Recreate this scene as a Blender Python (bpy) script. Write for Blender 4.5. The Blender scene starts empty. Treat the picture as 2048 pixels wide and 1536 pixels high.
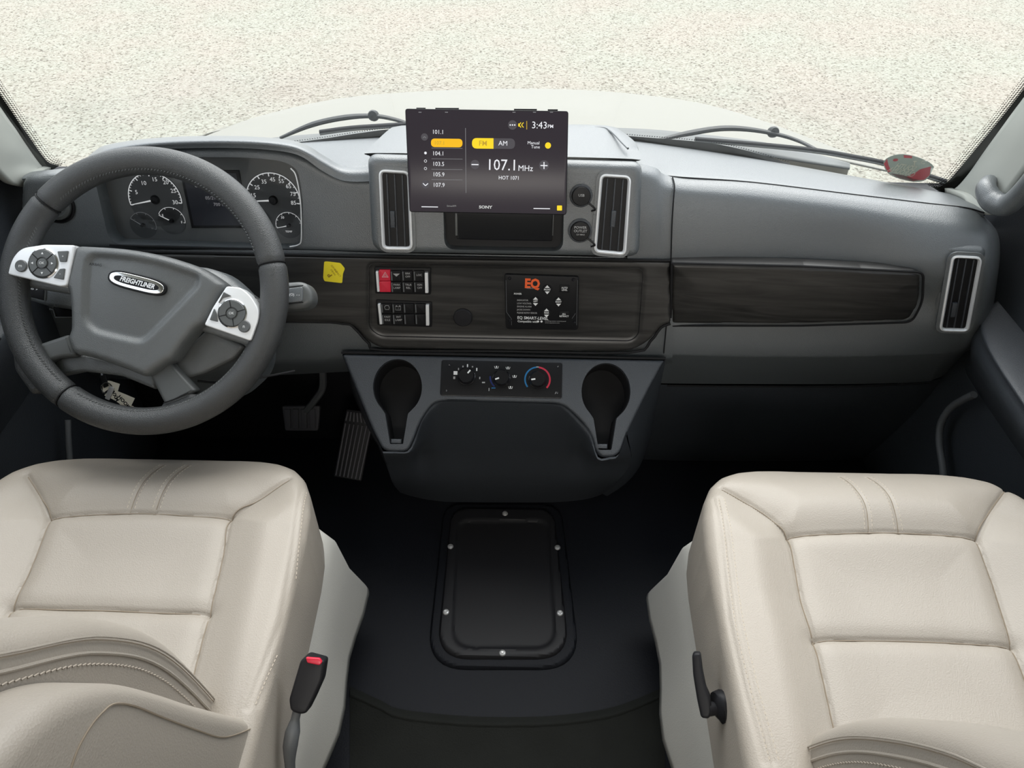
import bpy, bmesh, math, random
import numpy as np
from mathutils import Vector, Matrix

random.seed(5)
rng = np.random.default_rng(5)
SC = bpy.context.scene
COL = SC.collection
R_ = math.radians

# ------------------------------------------------------------------ camera
# x right across the cab, y forward to the windscreen, z up, cab floor z = 0
W, H, F = 2048, 1536, 1450.0
PITCH, ROLL = R_(42.0), R_(1.1)
CAM = np.array([0.0, 0.0, 1.5])
_c, _s = math.cos(PITCH), math.sin(PITCH)
FW = np.array([0, _c, -_s]); RT = np.array([1.0, 0, 0]); UPV = np.array([0, _s, _c])
cr, sr = math.cos(ROLL), math.sin(ROLL)
RC = cr * RT + sr * UPV
UC = -sr * RT + cr * UPV
cam_d = bpy.data.cameras.new('camera')
cam = bpy.data.objects.new('camera', cam_d); COL.objects.link(cam)
cam_d.sensor_width = 36.0
cam_d.lens = F / W * 36.0
cam_d.clip_start = 0.02
cam_d.clip_end = 200
m = Matrix.Identity(4)
for i in range(3):
    m[i][0], m[i][1], m[i][2], m[i][3] = RC[i], UC[i], -FW[i], CAM[i]
cam.matrix_world = m
SC.camera = cam

# ------------------------------------------------------------------ light and exposure
SC.view_settings.view_transform = 'Standard'
SC.view_settings.look = 'None'
SC.view_settings.exposure = 0.0
SC.view_settings.gamma = 1.0
SC.view_settings.use_curve_mapping = False
SKY = 2.2
wd = bpy.data.worlds.new('world'); SC.world = wd; wd.use_nodes = True
nt = wd.node_tree; nt.nodes.clear()
o_ = nt.nodes.new('ShaderNodeOutputWorld'); b_ = nt.nodes.new('ShaderNodeBackground')
tc = nt.nodes.new('ShaderNodeTexCoord'); sp = nt.nodes.new('ShaderNodeSeparateXYZ')
rp = nt.nodes.new('ShaderNodeValToRGB')
nt.links.new(tc.outputs['Generated'], sp.inputs[0]); nt.links.new(sp.outputs['Z'], rp.inputs[0])
rp.color_ramp.elements[0].position = 0.0; rp.color_ramp.elements[0].color = (0.93, 0.96, 1.0, 1)
rp.color_ramp.elements[1].position = 0.8; rp.color_ramp.elements[1].color = (0.80, 0.88, 1.0, 1)
nt.links.new(rp.outputs[0], b_.inputs[0]); b_.inputs[1].default_value = SKY
nt.links.new(b_.outputs[0], o_.inputs[0])


def area(name, loc, rot, sx, sy, power, col=(1, 1, 1)):
    d = bpy.data.lights.new(name, 'AREA'); d.shape = 'RECTANGLE'; d.size = sx; d.size_y = sy
    d.energy = power; d.color = col
    o = bpy.data.objects.new(name, d); o.location = loc; o.rotation_euler = rot; COL.objects.link(o)
    return o


# added fill light behind the cab, tilted forward to brighten the dash faces
area('rear_fill_light', (0, -1.65, 1.90), (R_(52), 0, 0), 1.3, 0.6, 44, (1.0, 0.95, 0.88))
sun_d = bpy.data.lights.new('sun', 'SUN'); sun_d.energy = 4.6; sun_d.angle = R_(60); sun_d.color = (1.0, 0.98, 0.94)
sun = bpy.data.objects.new('sun', sun_d); COL.objects.link(sun); sun.rotation_euler = (R_(-36), R_(6), 0)


# ------------------------------------------------------------------ geometry helpers
def D(px, py):
    a = (px - W / 2) / F; b = (H / 2 - py) / F
    return FW + a * RC + b * UC


def G(px, py, y=None, z=None, x=None, t=None):
    d = D(px, py)
    if y is not None: t = y / d[1]
    elif z is not None: t = (z - CAM[2]) / d[2]
    elif x is not None: t = (x - CAM[0]) / d[0]
    return CAM + d * t


class Fr:
    """local plane frame: u right, v up along the surface, w out towards the cab"""
    def __init__(s, o, u, v):
        s.o = np.array(o, float); s.u = np.array(u, float); s.u /= np.linalg.norm(s.u)
        w = np.cross(s.u, v); s.w = w / np.linalg.norm(w); s.v = np.cross(s.w, s.u)

    def loc(s, px, py):
        d = D(px, py)
        t = np.dot(s.o - CAM, s.w) / np.dot(d, s.w)
        p = CAM + d * t - s.o
        return np.array([np.dot(p, s.u), np.dot(p, s.v)])

    def L(s, pts): return np.array([s.loc(*p) for p in pts])

    def pt(s, a, b, c=0.0): return s.o + s.u * a + s.v * b + s.w * c

    def P(s, A): return s.o + np.outer(A[:, 0], s.u) + np.outer(A[:, 1], s.v) + np.outer(A[:, 2], s.w)

    def ppx(s, px, py):
        return np.linalg.norm(s.loc(px + 1, py) - s.loc(px, py))

    def off(s, d): return Fr(s.o + s.w * d, s.u, s.v)


def F3(a, b, c):
    """frame through three points: a left, b right, c below or above"""
    a, b, c = map(lambda q: np.array(q, float), (a, b, c))
    u = b - a; n = np.cross(u, c - a)
    n /= np.linalg.norm(n)
    if np.dot(n, CAM - a) < 0: n = -n
    return Fr((a + b + c) / 3, u, np.cross(n, u))


def FL(px, py, t=None, y=None, z=None, lean=20, yaw=0, roll=0):
    a = R_(lean); v = np.array([0, math.sin(a), math.cos(a)]); u = np.array([1.0, 0, 0])
    if roll:
        u, v = u * math.cos(R_(roll)) + v * math.sin(R_(roll)), -u * math.sin(R_(roll)) + v * math.cos(R_(roll))
    M = np.array(Matrix.Rotation(R_(yaw), 3, 'Z'))
    return Fr(G(px, py, t=t, y=y, z=z), M @ u, M @ v)


def catmull(P, n, closed=False):
    P = np.array(P, float); k = len(P); out = []
    seg = k if closed else k - 1
    for i in range(seg):
        if closed: p0, p1, p2, p3 = P[(i - 1) % k], P[i], P[(i + 1) % k], P[(i + 2) % k]
        else: p0, p1, p2, p3 = P[max(i - 1, 0)], P[i], P[i + 1], P[min(i + 2, k - 1)]
        if not closed and i == 0: p0 = 2 * p1 - p2
        if not closed and i == k - 2: p3 = 2 * p2 - p1
        # centripetal-ish tension kept simple
        for j in range(n):
            t = j / n
            out.append(0.5 * ((2 * p1) + (-p0 + p2) * t + (2 * p0 - 5 * p1 + 4 * p2 - p3) * t * t + (-p0 + 3 * p1 - 3 * p2 + p3) * t ** 3))
    if not closed: out.append(P[-1])
    return np.array(out)


def rnd(poly, r, n=6):
    """round the corners of a 2D polygon; r a number or one per corner"""
    poly = [np.array(p, float) for p in poly]; k = len(poly); out = []
    for i in range(k):
        p = poly[i]; a = poly[i - 1] - p; b = poly[(i + 1) % k] - p
        la, lb = np.linalg.norm(a), np.linalg.norm(b)
        rr = r[i] if hasattr(r, '__len__') else r
        d = min(rr, la * .49, lb * .49)
        if d < 1e-6: out.append(p); continue
        s, e = p + a / la * d, p + b / lb * d
        for j in range(n + 1):
            t = j / n; out.append((1 - t) ** 2 * s + 2 * t * (1 - t) * p + t * t * e)
    return np.array(out)


def circ(c, r, n=32, ry=None, a0=0, a1=360):
    full = abs(a1 - a0) >= 360
    k = n if full else n + 1
    return np.array([(c[0] + r * math.cos(R_(a0 + (a1 - a0) * i / n)), c[1] + (ry or r) * math.sin(R_(a0 + (a1 - a0) * i / n))) for i in range(k)])


def poly_d(P, poly):
    """signed distance (inside positive) and nearest boundary point"""
    P = np.asarray(P, float); A = np.asarray(poly, float); B = np.roll(A, -1, 0)
    best = np.full(len(P), 1e9); near = np.zeros_like(P); ins = np.zeros(len(P), bool)
    for a, b in zip(A, B):
        e = b - a; L = e @ e
        if L < 1e-14: continue
        t = np.clip(((P - a) @ e) / L, 0, 1); q = a + t[:, None] * e
        d = np.hypot(*(P - q).T)
        mk = d < best; best[mk] = d[mk]; near[mk] = q[mk]
        c1 = (a[1] > P[:, 1]) != (b[1] > P[:, 1])
        with np.errstate(divide='ignore', invalid='ignore'):
            xx = (b[0] - a[0]) * (P[:, 1] - a[1]) / (b[1] - a[1] if b[1] != a[1] else 1e-12) + a[0]
        ins ^= c1 & (P[:, 0] < xx)
    return np.where(ins, best, -best), near


def line_d(P, pts):
    P = np.asarray(P, float); best = np.full(len(P), 1e9)
    pts = np.asarray(pts, float)
    for a, b in zip(pts[:-1], pts[1:]):
        e = b - a; L = e @ e + 1e-12
        t = np.clip(((P - a) @ e) / L, 0, 1); q = a + t[:, None] * e
        best = np.minimum(best, np.hypot(*(P - q).T))
    return best


def sstep(x, a, b):
    t = np.clip((x - a) / (b - a), 0, 1); return t * t * (3 - 2 * t)


class MB:
    def __init__(s): s.v = []; s.f = []; s.m = []; s.mats = []

    def mi(s, mat):
        if mat not in s.mats: s.mats.append(mat)
        return s.mats.index(mat)

    def add(s, V, Fs, mat):
        k = len(s.v); i = s.mi(mat)
        s.v.extend(map(tuple, V))
        for f in Fs: s.f.append(tuple(int(q) + k for q in f)); s.m.append(i)
        return s

    def patch(s, rows, mat, n=4, m=None, smooth=True, thick=0):
        rows = [np.array(r, float) for r in rows]
        if smooth:
            rows = [catmull(r, m or n) for r in rows]
            A = np.array(rows)
            A = np.stack([catmull(A[:, j], n) for j in range(A.shape[1])], 1) if len(rows) > 1 else A
        else: A = np.array(rows)
        r, c, _ = A.shape
        V = A.reshape(-1, 3)
        Fs = [(i * c + j, i * c + j + 1, (i + 1) * c + j + 1, (i + 1) * c + j) for i in range(r - 1) for j in range(c - 1)]
        s.add(V, Fs, mat)
        return A

    def tube(s, pts, r, mat, n=6, seg=10, closed=False, smooth=True, caps=True, flat=1.0):
        P = catmull(pts, n, closed) if smooth else np.array(pts, float)
        k = len(P)
        rr = np.interp(np.linspace(0, 1, k), np.linspace(0, 1, len(r)), r) if hasattr(r, '__len__') else np.full(k, r)
        T = np.gradient(P, axis=0) if not closed else (np.roll(P, -1, 0) - np.roll(P, 1, 0))
        T /= np.linalg.norm(T, axis=1)[:, None] + 1e-12
        up = np.array([0, 0, 1.0]) if abs(T[0][2]) < .9 else np.array([0, 1.0, 0])
        N = np.cross(T[0], up); N /= np.linalg.norm(N)
        V = []
        for i in range(k):
            N = N - T[i] * (N @ T[i]); N /= np.linalg.norm(N) + 1e-12
            B = np.cross(T[i], N)
            for j in range(seg):
                a = 2 * math.pi * j / seg
                V.append(P[i] + rr[i] * (math.cos(a) * N + flat * math.sin(a) * B))
        Fs = []
        for i in range(k if closed else k - 1):
            for j in range(seg):
                a, b = i * seg + j, i * seg + (j + 1) % seg
                i2 = (i + 1) % k
                Fs.append((a, b, i2 * seg + (j + 1) % seg, i2 * seg + j))
        if caps and not closed:
            Fs.append(tuple(range(seg))[::-1]); Fs.append(tuple((k - 1) * seg + j for j in range(seg)))
        return s.add(V, Fs, mat)

    def prism(s, fr, poly, w0, w1, mat, bev=0.0, top=None, back=True):
        """extruded flat polygon with an optional chamfer on its front edge"""
        P = np.asarray(poly, float); k = len(P)
        ar = 0.5 * np.sum(P[:, 0] * np.roll(P[:, 1], -1) - np.roll(P[:, 0], -1) * P[:, 1])
        if ar < 0: P = P[::-1]
        rings = [(P, w0)]
        if bev > 0:
            # inset by vertex normals
            a = P - np.roll(P, 1, 0); b = np.roll(P, -1, 0) - P
            na = np.stack([-a[:, 1], a[:, 0]], 1); nb = np.stack([-b[:, 1], b[:, 0]], 1)
            na /= np.linalg.norm(na, axis=1)[:, None] + 1e-9; nb /= np.linalg.norm(nb, axis=1)[:, None] + 1e-9
            nn = na + nb; nn /= np.maximum(np.sum(nn * na, 1), .4)[:, None]
            for q in (0, .3, .65, 1.0):
                ang = q * math.pi / 2
                rings.append((P + nn * bev * (1 - math.cos(ang)), w1 - bev * (1 - math.sin(ang))))
        else: rings.append((P, w1))
        V = np.concatenate([fr.P(np.column_stack([q, np.full(k, w)])) for q, w in rings])
        Fs = []
        for r in range(len(rings) - 1):
            for j in range(k):
                a, b = r * k + j, r * k + (j + 1) % k
                Fs.append((a, b, b + k, a + k))
        s.add(V, Fs, mat)
        q, w = rings[-1]
        s.fill(fr, [q], w, top or mat)
        if back: s.fill(fr, [P[::-1]], w0, mat)
        return s

    def fill(s, fr, loops, w, mat):
        bm = bmesh.new()
        if len(loops) == 1:
            vs = [bm.verts.new((x, y, 0)) for x, y in loops[0]]
            try: bm.faces.new(vs)
            except ValueError: pass
            bmesh.ops.triangulate(bm, faces=bm.faces[:])
        else:
            es = []
            for lp in loops:
                vs = [bm.verts.new((x, y, 0)) for x, y in lp]
                es += [bm.edges.new((vs[i], vs[(i + 1) % len(vs)])) for i in range(len(vs))]
            bmesh.ops.triangle_fill(bm, edges=es, use_dissolve=False, use_beauty=True)
        bm.verts.index_update()
        A = np.array([(v.co.x, v.co.y, w) for v in bm.verts])
        s.add(fr.P(A), [[v.index for v in f.verts] for f in bm.faces], mat)
        bm.free()
        return s

    def ring(s, fr, outer, inner, w0, w1, mat, inner_w=None):
        """frame between two loops of the same length"""
        k = len(outer); iw = w1 if inner_w is None else inner_w
        L = [(outer, w0), (outer, w1), (inner, iw), (inner, w0)]
        V = np.concatenate([fr.P(np.column_stack([np.asarray(q), np.full(k, w)])) for q, w in L])
        Fs = [(r * k + j, r * k + (j + 1) % k, ((r + 1) % 4) * k + (j + 1) % k, ((r + 1) % 4) * k + j) for r in range(4) for j in range(k)]
        return s.add(V, Fs, mat)

    def box(s, fr, u0, v0, u1, v1, w0, w1, mat, bev=0.0, r=0.0):
        p = [(u0, v0), (u1, v0), (u1, v1), (u0, v1)]
        return s.prism(fr, rnd(p, r, 4) if r > 0 else p, w0, w1, mat, bev)

    def pad(s, fr, poly, mat, res=.004, er=.01, depth=.03, holes=(), hf=None, hdepth=None):
        """height field over a polygon: rounded outer edge of radius er, skirt of given depth, walled holes"""
        poly = np.asarray(poly, float)
        x0, y0 = poly.min(0) - res; x1, y1 = poly.max(0) + res
        nx, ny = int((x1 - x0) / res) + 2, int((y1 - y0) / res) + 2
        X, Y = np.meshgrid(x0 + np.arange(nx) * res, y0 + np.arange(ny) * res)
        P = np.stack([X.ravel(), Y.ravel()], 1)
        d, near = poly_d(P, poly); do = d.copy()
        who = np.zeros(len(P), int)
        for hi, h in enumerate(holes):
            dh, nh = poly_d(P, h); dh = -dh
            mk = dh < d; d = np.where(mk, dh, d); near = np.where(mk[:, None], nh, near); who[mk] = hi + 1
        inn = d > res * .25
        I = inn.reshape(ny, nx)
        c = I[:-1, :-1] | I[1:, :-1] | I[:-1, 1:] | I[1:, 1:]
        Q = np.where(inn[:, None], P, near)
        dd = np.where(inn, do, np.where(who == 0, 0, do))
        dd = np.maximum(dd, 0)
        e = np.clip(dd, 0, er)
        w = -(er - np.sqrt(np.maximum(er * er - (er - e) ** 2, 0)))
        if hf is not None: w = w + hf(Q[:, 0], Q[:, 1], dd)
        ys, xs = np.nonzero(c)
        Fi = np.stack([ys * nx + xs, ys * nx + xs + 1, (ys + 1) * nx + xs + 1, (ys + 1) * nx + xs], 1)
        used = np.unique(Fi); mp = -np.ones(len(P), int); mp[used] = np.arange(len(used))
        V = np.column_stack([Q[used], w[used]]); wh = who[used]; bi = ~inn[used]
        Fs = mp[Fi].tolist()
        cnt = {}
        for f in Fs:
            for i in range(4):
                a, b = f[i], f[(i + 1) % 4]
                if (b, a) in cnt: cnt.pop((b, a))
                else: cnt[(a, b)] = 1
        V = V.tolist(); low = {}
        hd = hdepth if hdepth is not None else depth
        for (a, b) in list(cnt):
            for q in (a, b):
                if q not in low:
                    dp = depth if wh[q] == 0 else hd
                    low[q] = len(V); V.append([V[q][0], V[q][1], (V[q][2] - dp) if wh[q] else -depth])
            Fs.append([b, a, low[a], low[b]])
        s.add(fr.P(np.array(V)), Fs, mat)
        return s

    def text(s, fr, txt, px, py, hpx, mat, w=.0006, align='CENTER', ang=0, shear=0.0, bold=0.0, mirror=False, sx=1.0):
        c = fr.loc(px, py); size = hpx * fr.ppx(px, py) / .70
        cu = bpy.data.curves.new('t', 'FONT'); cu.body = txt; cu.size = 1.0; cu.resolution_u = 2
        cu.align_x = align; cu.align_y = 'CENTER'; cu.shear = shear; cu.offset = bold
        ob = bpy.data.objects.new('t', cu); COL.objects.link(ob)
        dg = bpy.context.evaluated_depsgraph_get(); dg.update()
        me = bpy.data.meshes.new_from_object(ob.evaluated_get(dg))
        A = np.array([v.co[:] for v in me.vertices]).reshape(-1, 3)
        Fs = [list(p.vertices) for p in me.polygons]
        bpy.data.objects.remove(ob); bpy.data.curves.remove(cu); bpy.data.meshes.remove(me)
        if len(A) == 0: return s
        A = A[:, :2] * size; A[:, 0] *= sx * (-1 if mirror else 1)
        ca, sa = math.cos(R_(ang)), math.sin(R_(ang))
        U = c[0] + A[:, 0] * ca - A[:, 1] * sa; Vv = c[1] + A[:, 0] * sa + A[:, 1] * ca
        s.add(fr.P(np.column_stack([U, Vv, np.full(len(A), w)])), Fs, mat)
        return s

    def lathe(s, fr, c, prof, mat, n=32):
        """profile list of (radius, w) turned about w through c"""
        V = []; k = len(prof)
        for i in range(n):
            a = 2 * math.pi * i / n
            for r, w in prof: V.append(fr.pt(c[0] + r * math.cos(a), c[1] + r * math.sin(a), w))
        Fs = [(i * k + j, ((i + 1) % n) * k + j, ((i + 1) % n) * k + j + 1, i * k + j + 1) for i in range(n) for j in range(k - 1)]
        return s.add(V, Fs, mat)

    def build(s, name, parent=None, sharp=38, thick=0, label=None, cat=None, group=None, kind=None, bevel=0, offset=-1):
        me = bpy.data.meshes.new(name)
        V = np.array(s.v, float)
        if parent is not None: org = np.array(ROOT[parent.name])
        else:
            lo, hi = V.min(0), V.max(0); org = np.array([(lo[0] + hi[0]) / 2, (lo[1] + hi[1]) / 2, lo[2]])
        me.from_pydata((V - org).tolist(), [], s.f)
        for q in s.mats: me.materials.append(q)
        me.polygons.foreach_set('material_index', s.m)
        me.validate(); me.update()
        bm = bmesh.new(); bm.from_mesh(me)
        bmesh.ops.remove_doubles(bm, verts=bm.verts[:], dist=1e-6)
        bmesh.ops.recalc_face_normals(bm, faces=bm.faces[:]); bm.to_mesh(me); bm.free()
        me.shade_smooth(); me.set_sharp_from_angle(angle=R_(sharp))
        ob = bpy.data.objects.new(name, me); COL.objects.link(ob)
        if parent is not None: ob.parent = parent
        else: ob.location = org
        ROOT[ob.name] = org
        if parent is not None and parent.type == 'MESH': pass
        if thick:
            md = ob.modifiers.new('s', 'SOLIDIFY'); md.thickness = thick; md.offset = offset
        if bevel:
            md = ob.modifiers.new('b', 'BEVEL'); md.width = bevel; md.segments = 3; md.limit_method = 'ANGLE'; md.angle_limit = R_(35)
        tag(ob, label, cat, group, kind)
        return ob


ROOT = {}


def tag(o, label=None, cat=None, group=None, kind=None):
    if label: o['label'] = label
    if cat: o['category'] = cat
    if group: o['group'] = group
    if kind: o['kind'] = kind
    return o


def empty(name, p, label, cat, group=None):
    o = bpy.data.objects.new(name, None); COL.objects.link(o); o.location = tuple(p); o.empty_display_size = .05
    ROOT[o.name] = np.array(p, float)
    return tag(o, label, cat, group)


# ------------------------------------------------------------------ materials
def mat(name, col, rough=.5, spec=.5, metal=0.0, bump=0.0, bscale=400, var=0.0, vscale=8, emit=None, es=0.0, sheen=0, coat=0.0, aniso=None):
    m = bpy.data.materials.new(name); m.use_nodes = True
    nt = m.node_tree; b = nt.nodes['Principled BSDF']
    b.inputs['Base Color'].default_value = (*col, 1); b.inputs['Roughness'].default_value = rough
    b.inputs['Specular IOR Level'].default_value = spec; b.inputs['Metallic'].default_value = metal
    if coat: b.inputs['Coat Weight'].default_value = coat; b.inputs['Coat Roughness'].default_value = .38
    if sheen: b.inputs['Sheen Weight'].default_value = sheen
    if emit: b.inputs['Emission Color'].default_value = (*emit, 1); b.inputs['Emission Strength'].default_value = es
    tcn = nt.nodes.new('ShaderNodeTexCoord')
    if bump:
        n = nt.nodes.new('ShaderNodeTexVoronoi'); n.inputs['Scale'].default_value = bscale
        bp = nt.nodes.new('ShaderNodeBump'); bp.inputs['Strength'].default_value = bump; bp.inputs['Distance'].default_value = .0008
        nt.links.new(tcn.outputs['Object'], n.inputs['Vector']); nt.links.new(n.outputs['Distance'], bp.inputs['Height'])
        nt.links.new(bp.outputs['Normal'], b.inputs['Normal'])
    if var:
        n = nt.nodes.new('ShaderNodeTexNoise'); n.inputs['Scale'].default_value = vscale; n.inputs['Detail'].default_value = 4
        mx = nt.nodes.new('ShaderNodeMix'); mx.data_type = 'RGBA'
        mx.inputs['A'].default_value = (*[c * (1 - var) for c in col], 1); mx.inputs['B'].default_value = (*[min(1, c * (1 + var)) for c in col], 1)
        nt.links.new(tcn.outputs['Object'], n.inputs['Vector']); nt.links.new(n.outputs['Fac'], mx.inputs['Factor'])
        nt.links.new(mx.outputs['Result'], b.inputs['Base Color'])
    return m


M = {}
M['plastic'] = mat('dash_plastic', (.086, .096, .102), .40, .9, bump=.5, bscale=700, coat=.42)
M['plastic2'] = mat('console_plastic', (.034, .039, .046), .5, .6, bump=.5, bscale=700)
M['black'] = mat('black_plastic', (.010, .010, .011), .4, .18)
M['blackgloss'] = mat('gloss_black', (.010, .010, .012), .15, .5)
M['gap'] = mat('seam_and_cup_shade', (.012, .012, .013), .7, .2)
M['hood_liner'] = mat('grey_trim_cloth', (.36, .37, .34), .8, .3)
M['leather'] = mat('cream_leather', (.345, .308, .264), .44, .4, bump=.3, bscale=500, var=.03, vscale=5)
M['stitch'] = mat('cream_thread', (.55, .48, .40), .7, .3)
M['vinyl_grey'] = mat('cream_vinyl_side', (.53, .515, .475), .5, .4, bump=.25, bscale=500)
M['wheel_leather'] = mat('wheel_leather', (.044, .046, .047), .38, .5, bump=.6, bscale=900)
M['wheel_plastic'] = mat('wheel_plastic', (.092, .098, .099), .36, .7, bump=.4, bscale=900)
M['spoke'] = mat('spoke_plastic', (.085, .09, .09), .45, .5)
M['silver'] = mat('satin_silver', (.80, .81, .82), .38, .6, metal=.25)
M['chrome'] = mat('chrome', (.8, .8, .8), .12, .5, metal=1)
M['white'] = mat('white_print', (.75, .76, .76), .5, .3)
M['grey_print'] = mat('grey_print', (.36, .36, .36), .5, .3)
M['red'] = mat('red_switch', (.62, .015, .045), .35, .5)
M['yellow'] = mat('yellow_paper', (.86, .70, .03), .6, .3)
M['brown_print'] = mat('brown_print', (.30, .18, .02), .6, .2)
M['floor'] = mat('floor_rubber', (.008, .009, .012), .6, .14, bump=.4, bscale=250, var=.15, vscale=3)
M['floor2'] = mat('rear_mat', (.011, .012, .011), .8, .12, bump=.5, bscale=300, var=.25, vscale=14)
M['rubber'] = mat('rubber', (.014, .014, .016), .5, .2)
M['rubber_grey'] = mat('grey_rubber', (.10, .105, .11), .5, .4)
M['pedal'] = mat('pedal_rubber', (.085, .082, .092), .5, .4)
M['steel'] = mat('zinc_screw', (.55, .55, .55), .35, .5, metal=.6)
M['lens'] = mat('dial_print', (.0, .0, .0), .5, .1, emit=(.55, .56, .56), es=1.0)
M['cluster'] = mat('cluster_face', (.11, .112, .112), .6, .3)
M['dial'] = mat('dial_face', (.06, .062, .064), .6, .3)
M['lcd'] = mat('lcd_dark', (.018, .019, .026), .3, .5)
M['em_white'] = mat('screen_white', (.0, .0, .0), .5, .2, emit=(.85, .86, .9), es=1.0)
M['em_dim'] = mat('screen_grey', (.0, .0, .0), .5, .2, emit=(.20, .20, .21), es=1.0)
M['em_dark'] = mat('screen_button_grey', (.0, .0, .0), .5, .2, emit=(.075, .07, .08), es=1.0)
M['em_yel'] = mat('screen_yellow', (.0, .0, .0), .5, .2, emit=(.95, .52, .01), es=1.0)
M['em_yel2'] = mat('screen_yellow_light', (.0, .0, .0), .5, .2, emit=(1.0, .72, .02), es=1.0)
M['em_olive'] = mat('screen_olive', (.0, .0, .0), .5, .2, emit=(.55, .36, .03), es=1.0)
M['screen'] = mat('screen_black', (.010, .009, .011), .22, .12, emit=(.028, .023, .028), es=1.0)
M['orange'] = mat('orange_print', (.80, .12, .03), .5, .3)
M['blue'] = mat('blue_print', (.02, .16, .36), .5, .3)
M['dblue'] = mat('dark_blue_print', (.01, .02, .12), .5, .3)
M['crimson'] = mat('crimson_print', (.50, .03, .06), .5, .3)
M['body'] = mat('beige_body_paint', (.235, .226, .190), .45, .4, coat=.1)
M['cowl'] = mat('cowl_plastic', (.14, .145, .14), .6, .4)
M['wiper'] = mat('wiper_black', (.016, .018, .018), .5, .4)
M['frit'] = mat('frit_black', (.014, .014, .012), .6, .3)


def wood():
    m = bpy.data.materials.new('dark_wood_trim'); m.use_nodes = True; nt = m.node_tree; b = nt.nodes['Principled BSDF']
    tcn = nt.nodes.new('ShaderNodeTexCoord'); mp = nt.nodes.new('ShaderNodeMapping')
    mp.inputs['Scale'].default_value = (3.0, 30, 45)
    n = nt.nodes.new('ShaderNodeTexNoise'); n.inputs['Scale'].default_value = 1.6; n.inputs['Detail'].default_value = 7; n.inputs['Distortion'].default_value = .9
    r = nt.nodes.new('ShaderNodeValToRGB')
    r.color_ramp.elements[0].position = .32; r.color_ramp.elements[0].color = (.010, .0098, .0094, 1)
    r.color_ramp.elements[1].position = .72; r.color_ramp.elements[1].color = (.038, .036, .034, 1)
    nt.links.new(tcn.outputs['Object'], mp.inputs[0]); nt.links.new(mp.outputs[0], n.inputs[0]); nt.links.new(n.outputs['Fac'], r.inputs[0])
    nt.links.new(r.outputs[0], b.inputs['Base Color']); b.inputs['Roughness'].default_value = .38
    bp = nt.nodes.new('ShaderNodeBump'); bp.inputs['Strength'].default_value = .15; bp.inputs['Distance'].default_value = .001
    nt.links.new(n.outputs['Fac'], bp.inputs['Height']); nt.links.new(bp.outputs[0], b.inputs['Normal'])
    return m


M['wood'] = wood()


def gravel():
    m = bpy.data.materials.new('gravel'); m.use_nodes = True; nt = m.node_tree; b = nt.nodes['Principled BSDF']
    tcn = nt.nodes.new('ShaderNodeTexCoord')
    v = nt.nodes.new('ShaderNodeTexVoronoi'); v.inputs['Scale'].default_value = 58; v.inputs['Randomness'].default_value = 1
    v2 = nt.nodes.new('ShaderNodeTexVoronoi'); v2.inputs['Scale'].default_value = 19
    n = nt.nodes.new('ShaderNodeTexNoise'); n.inputs['Scale'].default_value = .9; n.inputs['Detail'].default_value = 5
    for q in (v, v2, n): nt.links.new(tcn.outputs['Object'], q.inputs['Vector'])
    sp = nt.nodes.new('ShaderNodeSeparateColor'); nt.links.new(v.outputs['Color'], sp.inputs[0])
    r = nt.nodes.new('ShaderNodeValToRGB'); e = r.color_ramp.elements
    e[0].position = 0.0; e[0].color = (.12, .105, .09, 1); e[1].position = 1.0; e[1].color = (.37, .36, .315, 1)
    for p, c in ((.10, (.225, .205, .17)), (.3, (.298, .28, .24)), (.6, (.328, .305, .268)), (.85, (.347, .333, .288))):
        k = e.new(p); k.color = (*c, 1)
    nt.links.new(sp.outputs[0], r.inputs[0])
    r2 = nt.nodes.new('ShaderNodeValToRGB'); r2.color_ramp.elements[0].position = .38; r2.color_ramp.elements[1].position = .62
    r2.color_ramp.elements[0].color = (.96, .99, .95, 1); r2.color_ramp.elements[1].color = (1.0, .96, .93, 1)
    nt.links.new(n.outputs['Fac'], r2.inputs[0])
    mx = nt.nodes.new('ShaderNodeMix'); mx.data_type = 'RGBA'; mx.blend_type = 'MULTIPLY'; mx.inputs['Factor'].default_value = 1
    nt.links.new(r.outputs[0], mx.inputs['A']); nt.links.new(r2.outputs[0], mx.inputs['B'])
    nt.links.new(mx.outputs['Result'], b.inputs['Base Color']); b.inputs['Roughness'].default_value = .9; b.inputs['Specular IOR Level'].default_value = .15
    ad = nt.nodes.new('ShaderNodeMath'); ad.operation = 'ADD'
    nt.links.new(v.outputs['Distance'], ad.inputs[0]); nt.links.new(v2.outputs['Distance'], ad.inputs[1])
    bp = nt.nodes.new('ShaderNodeBump'); bp.invert = True; bp.inputs['Strength'].default_value = .5; bp.inputs['Distance'].default_value = .009
    nt.links.new(ad.outputs[0], bp.inputs['Height']); nt.links.new(bp.outputs[0], b.inputs['Normal'])
    return m


M['gravel'] = gravel()


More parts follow.
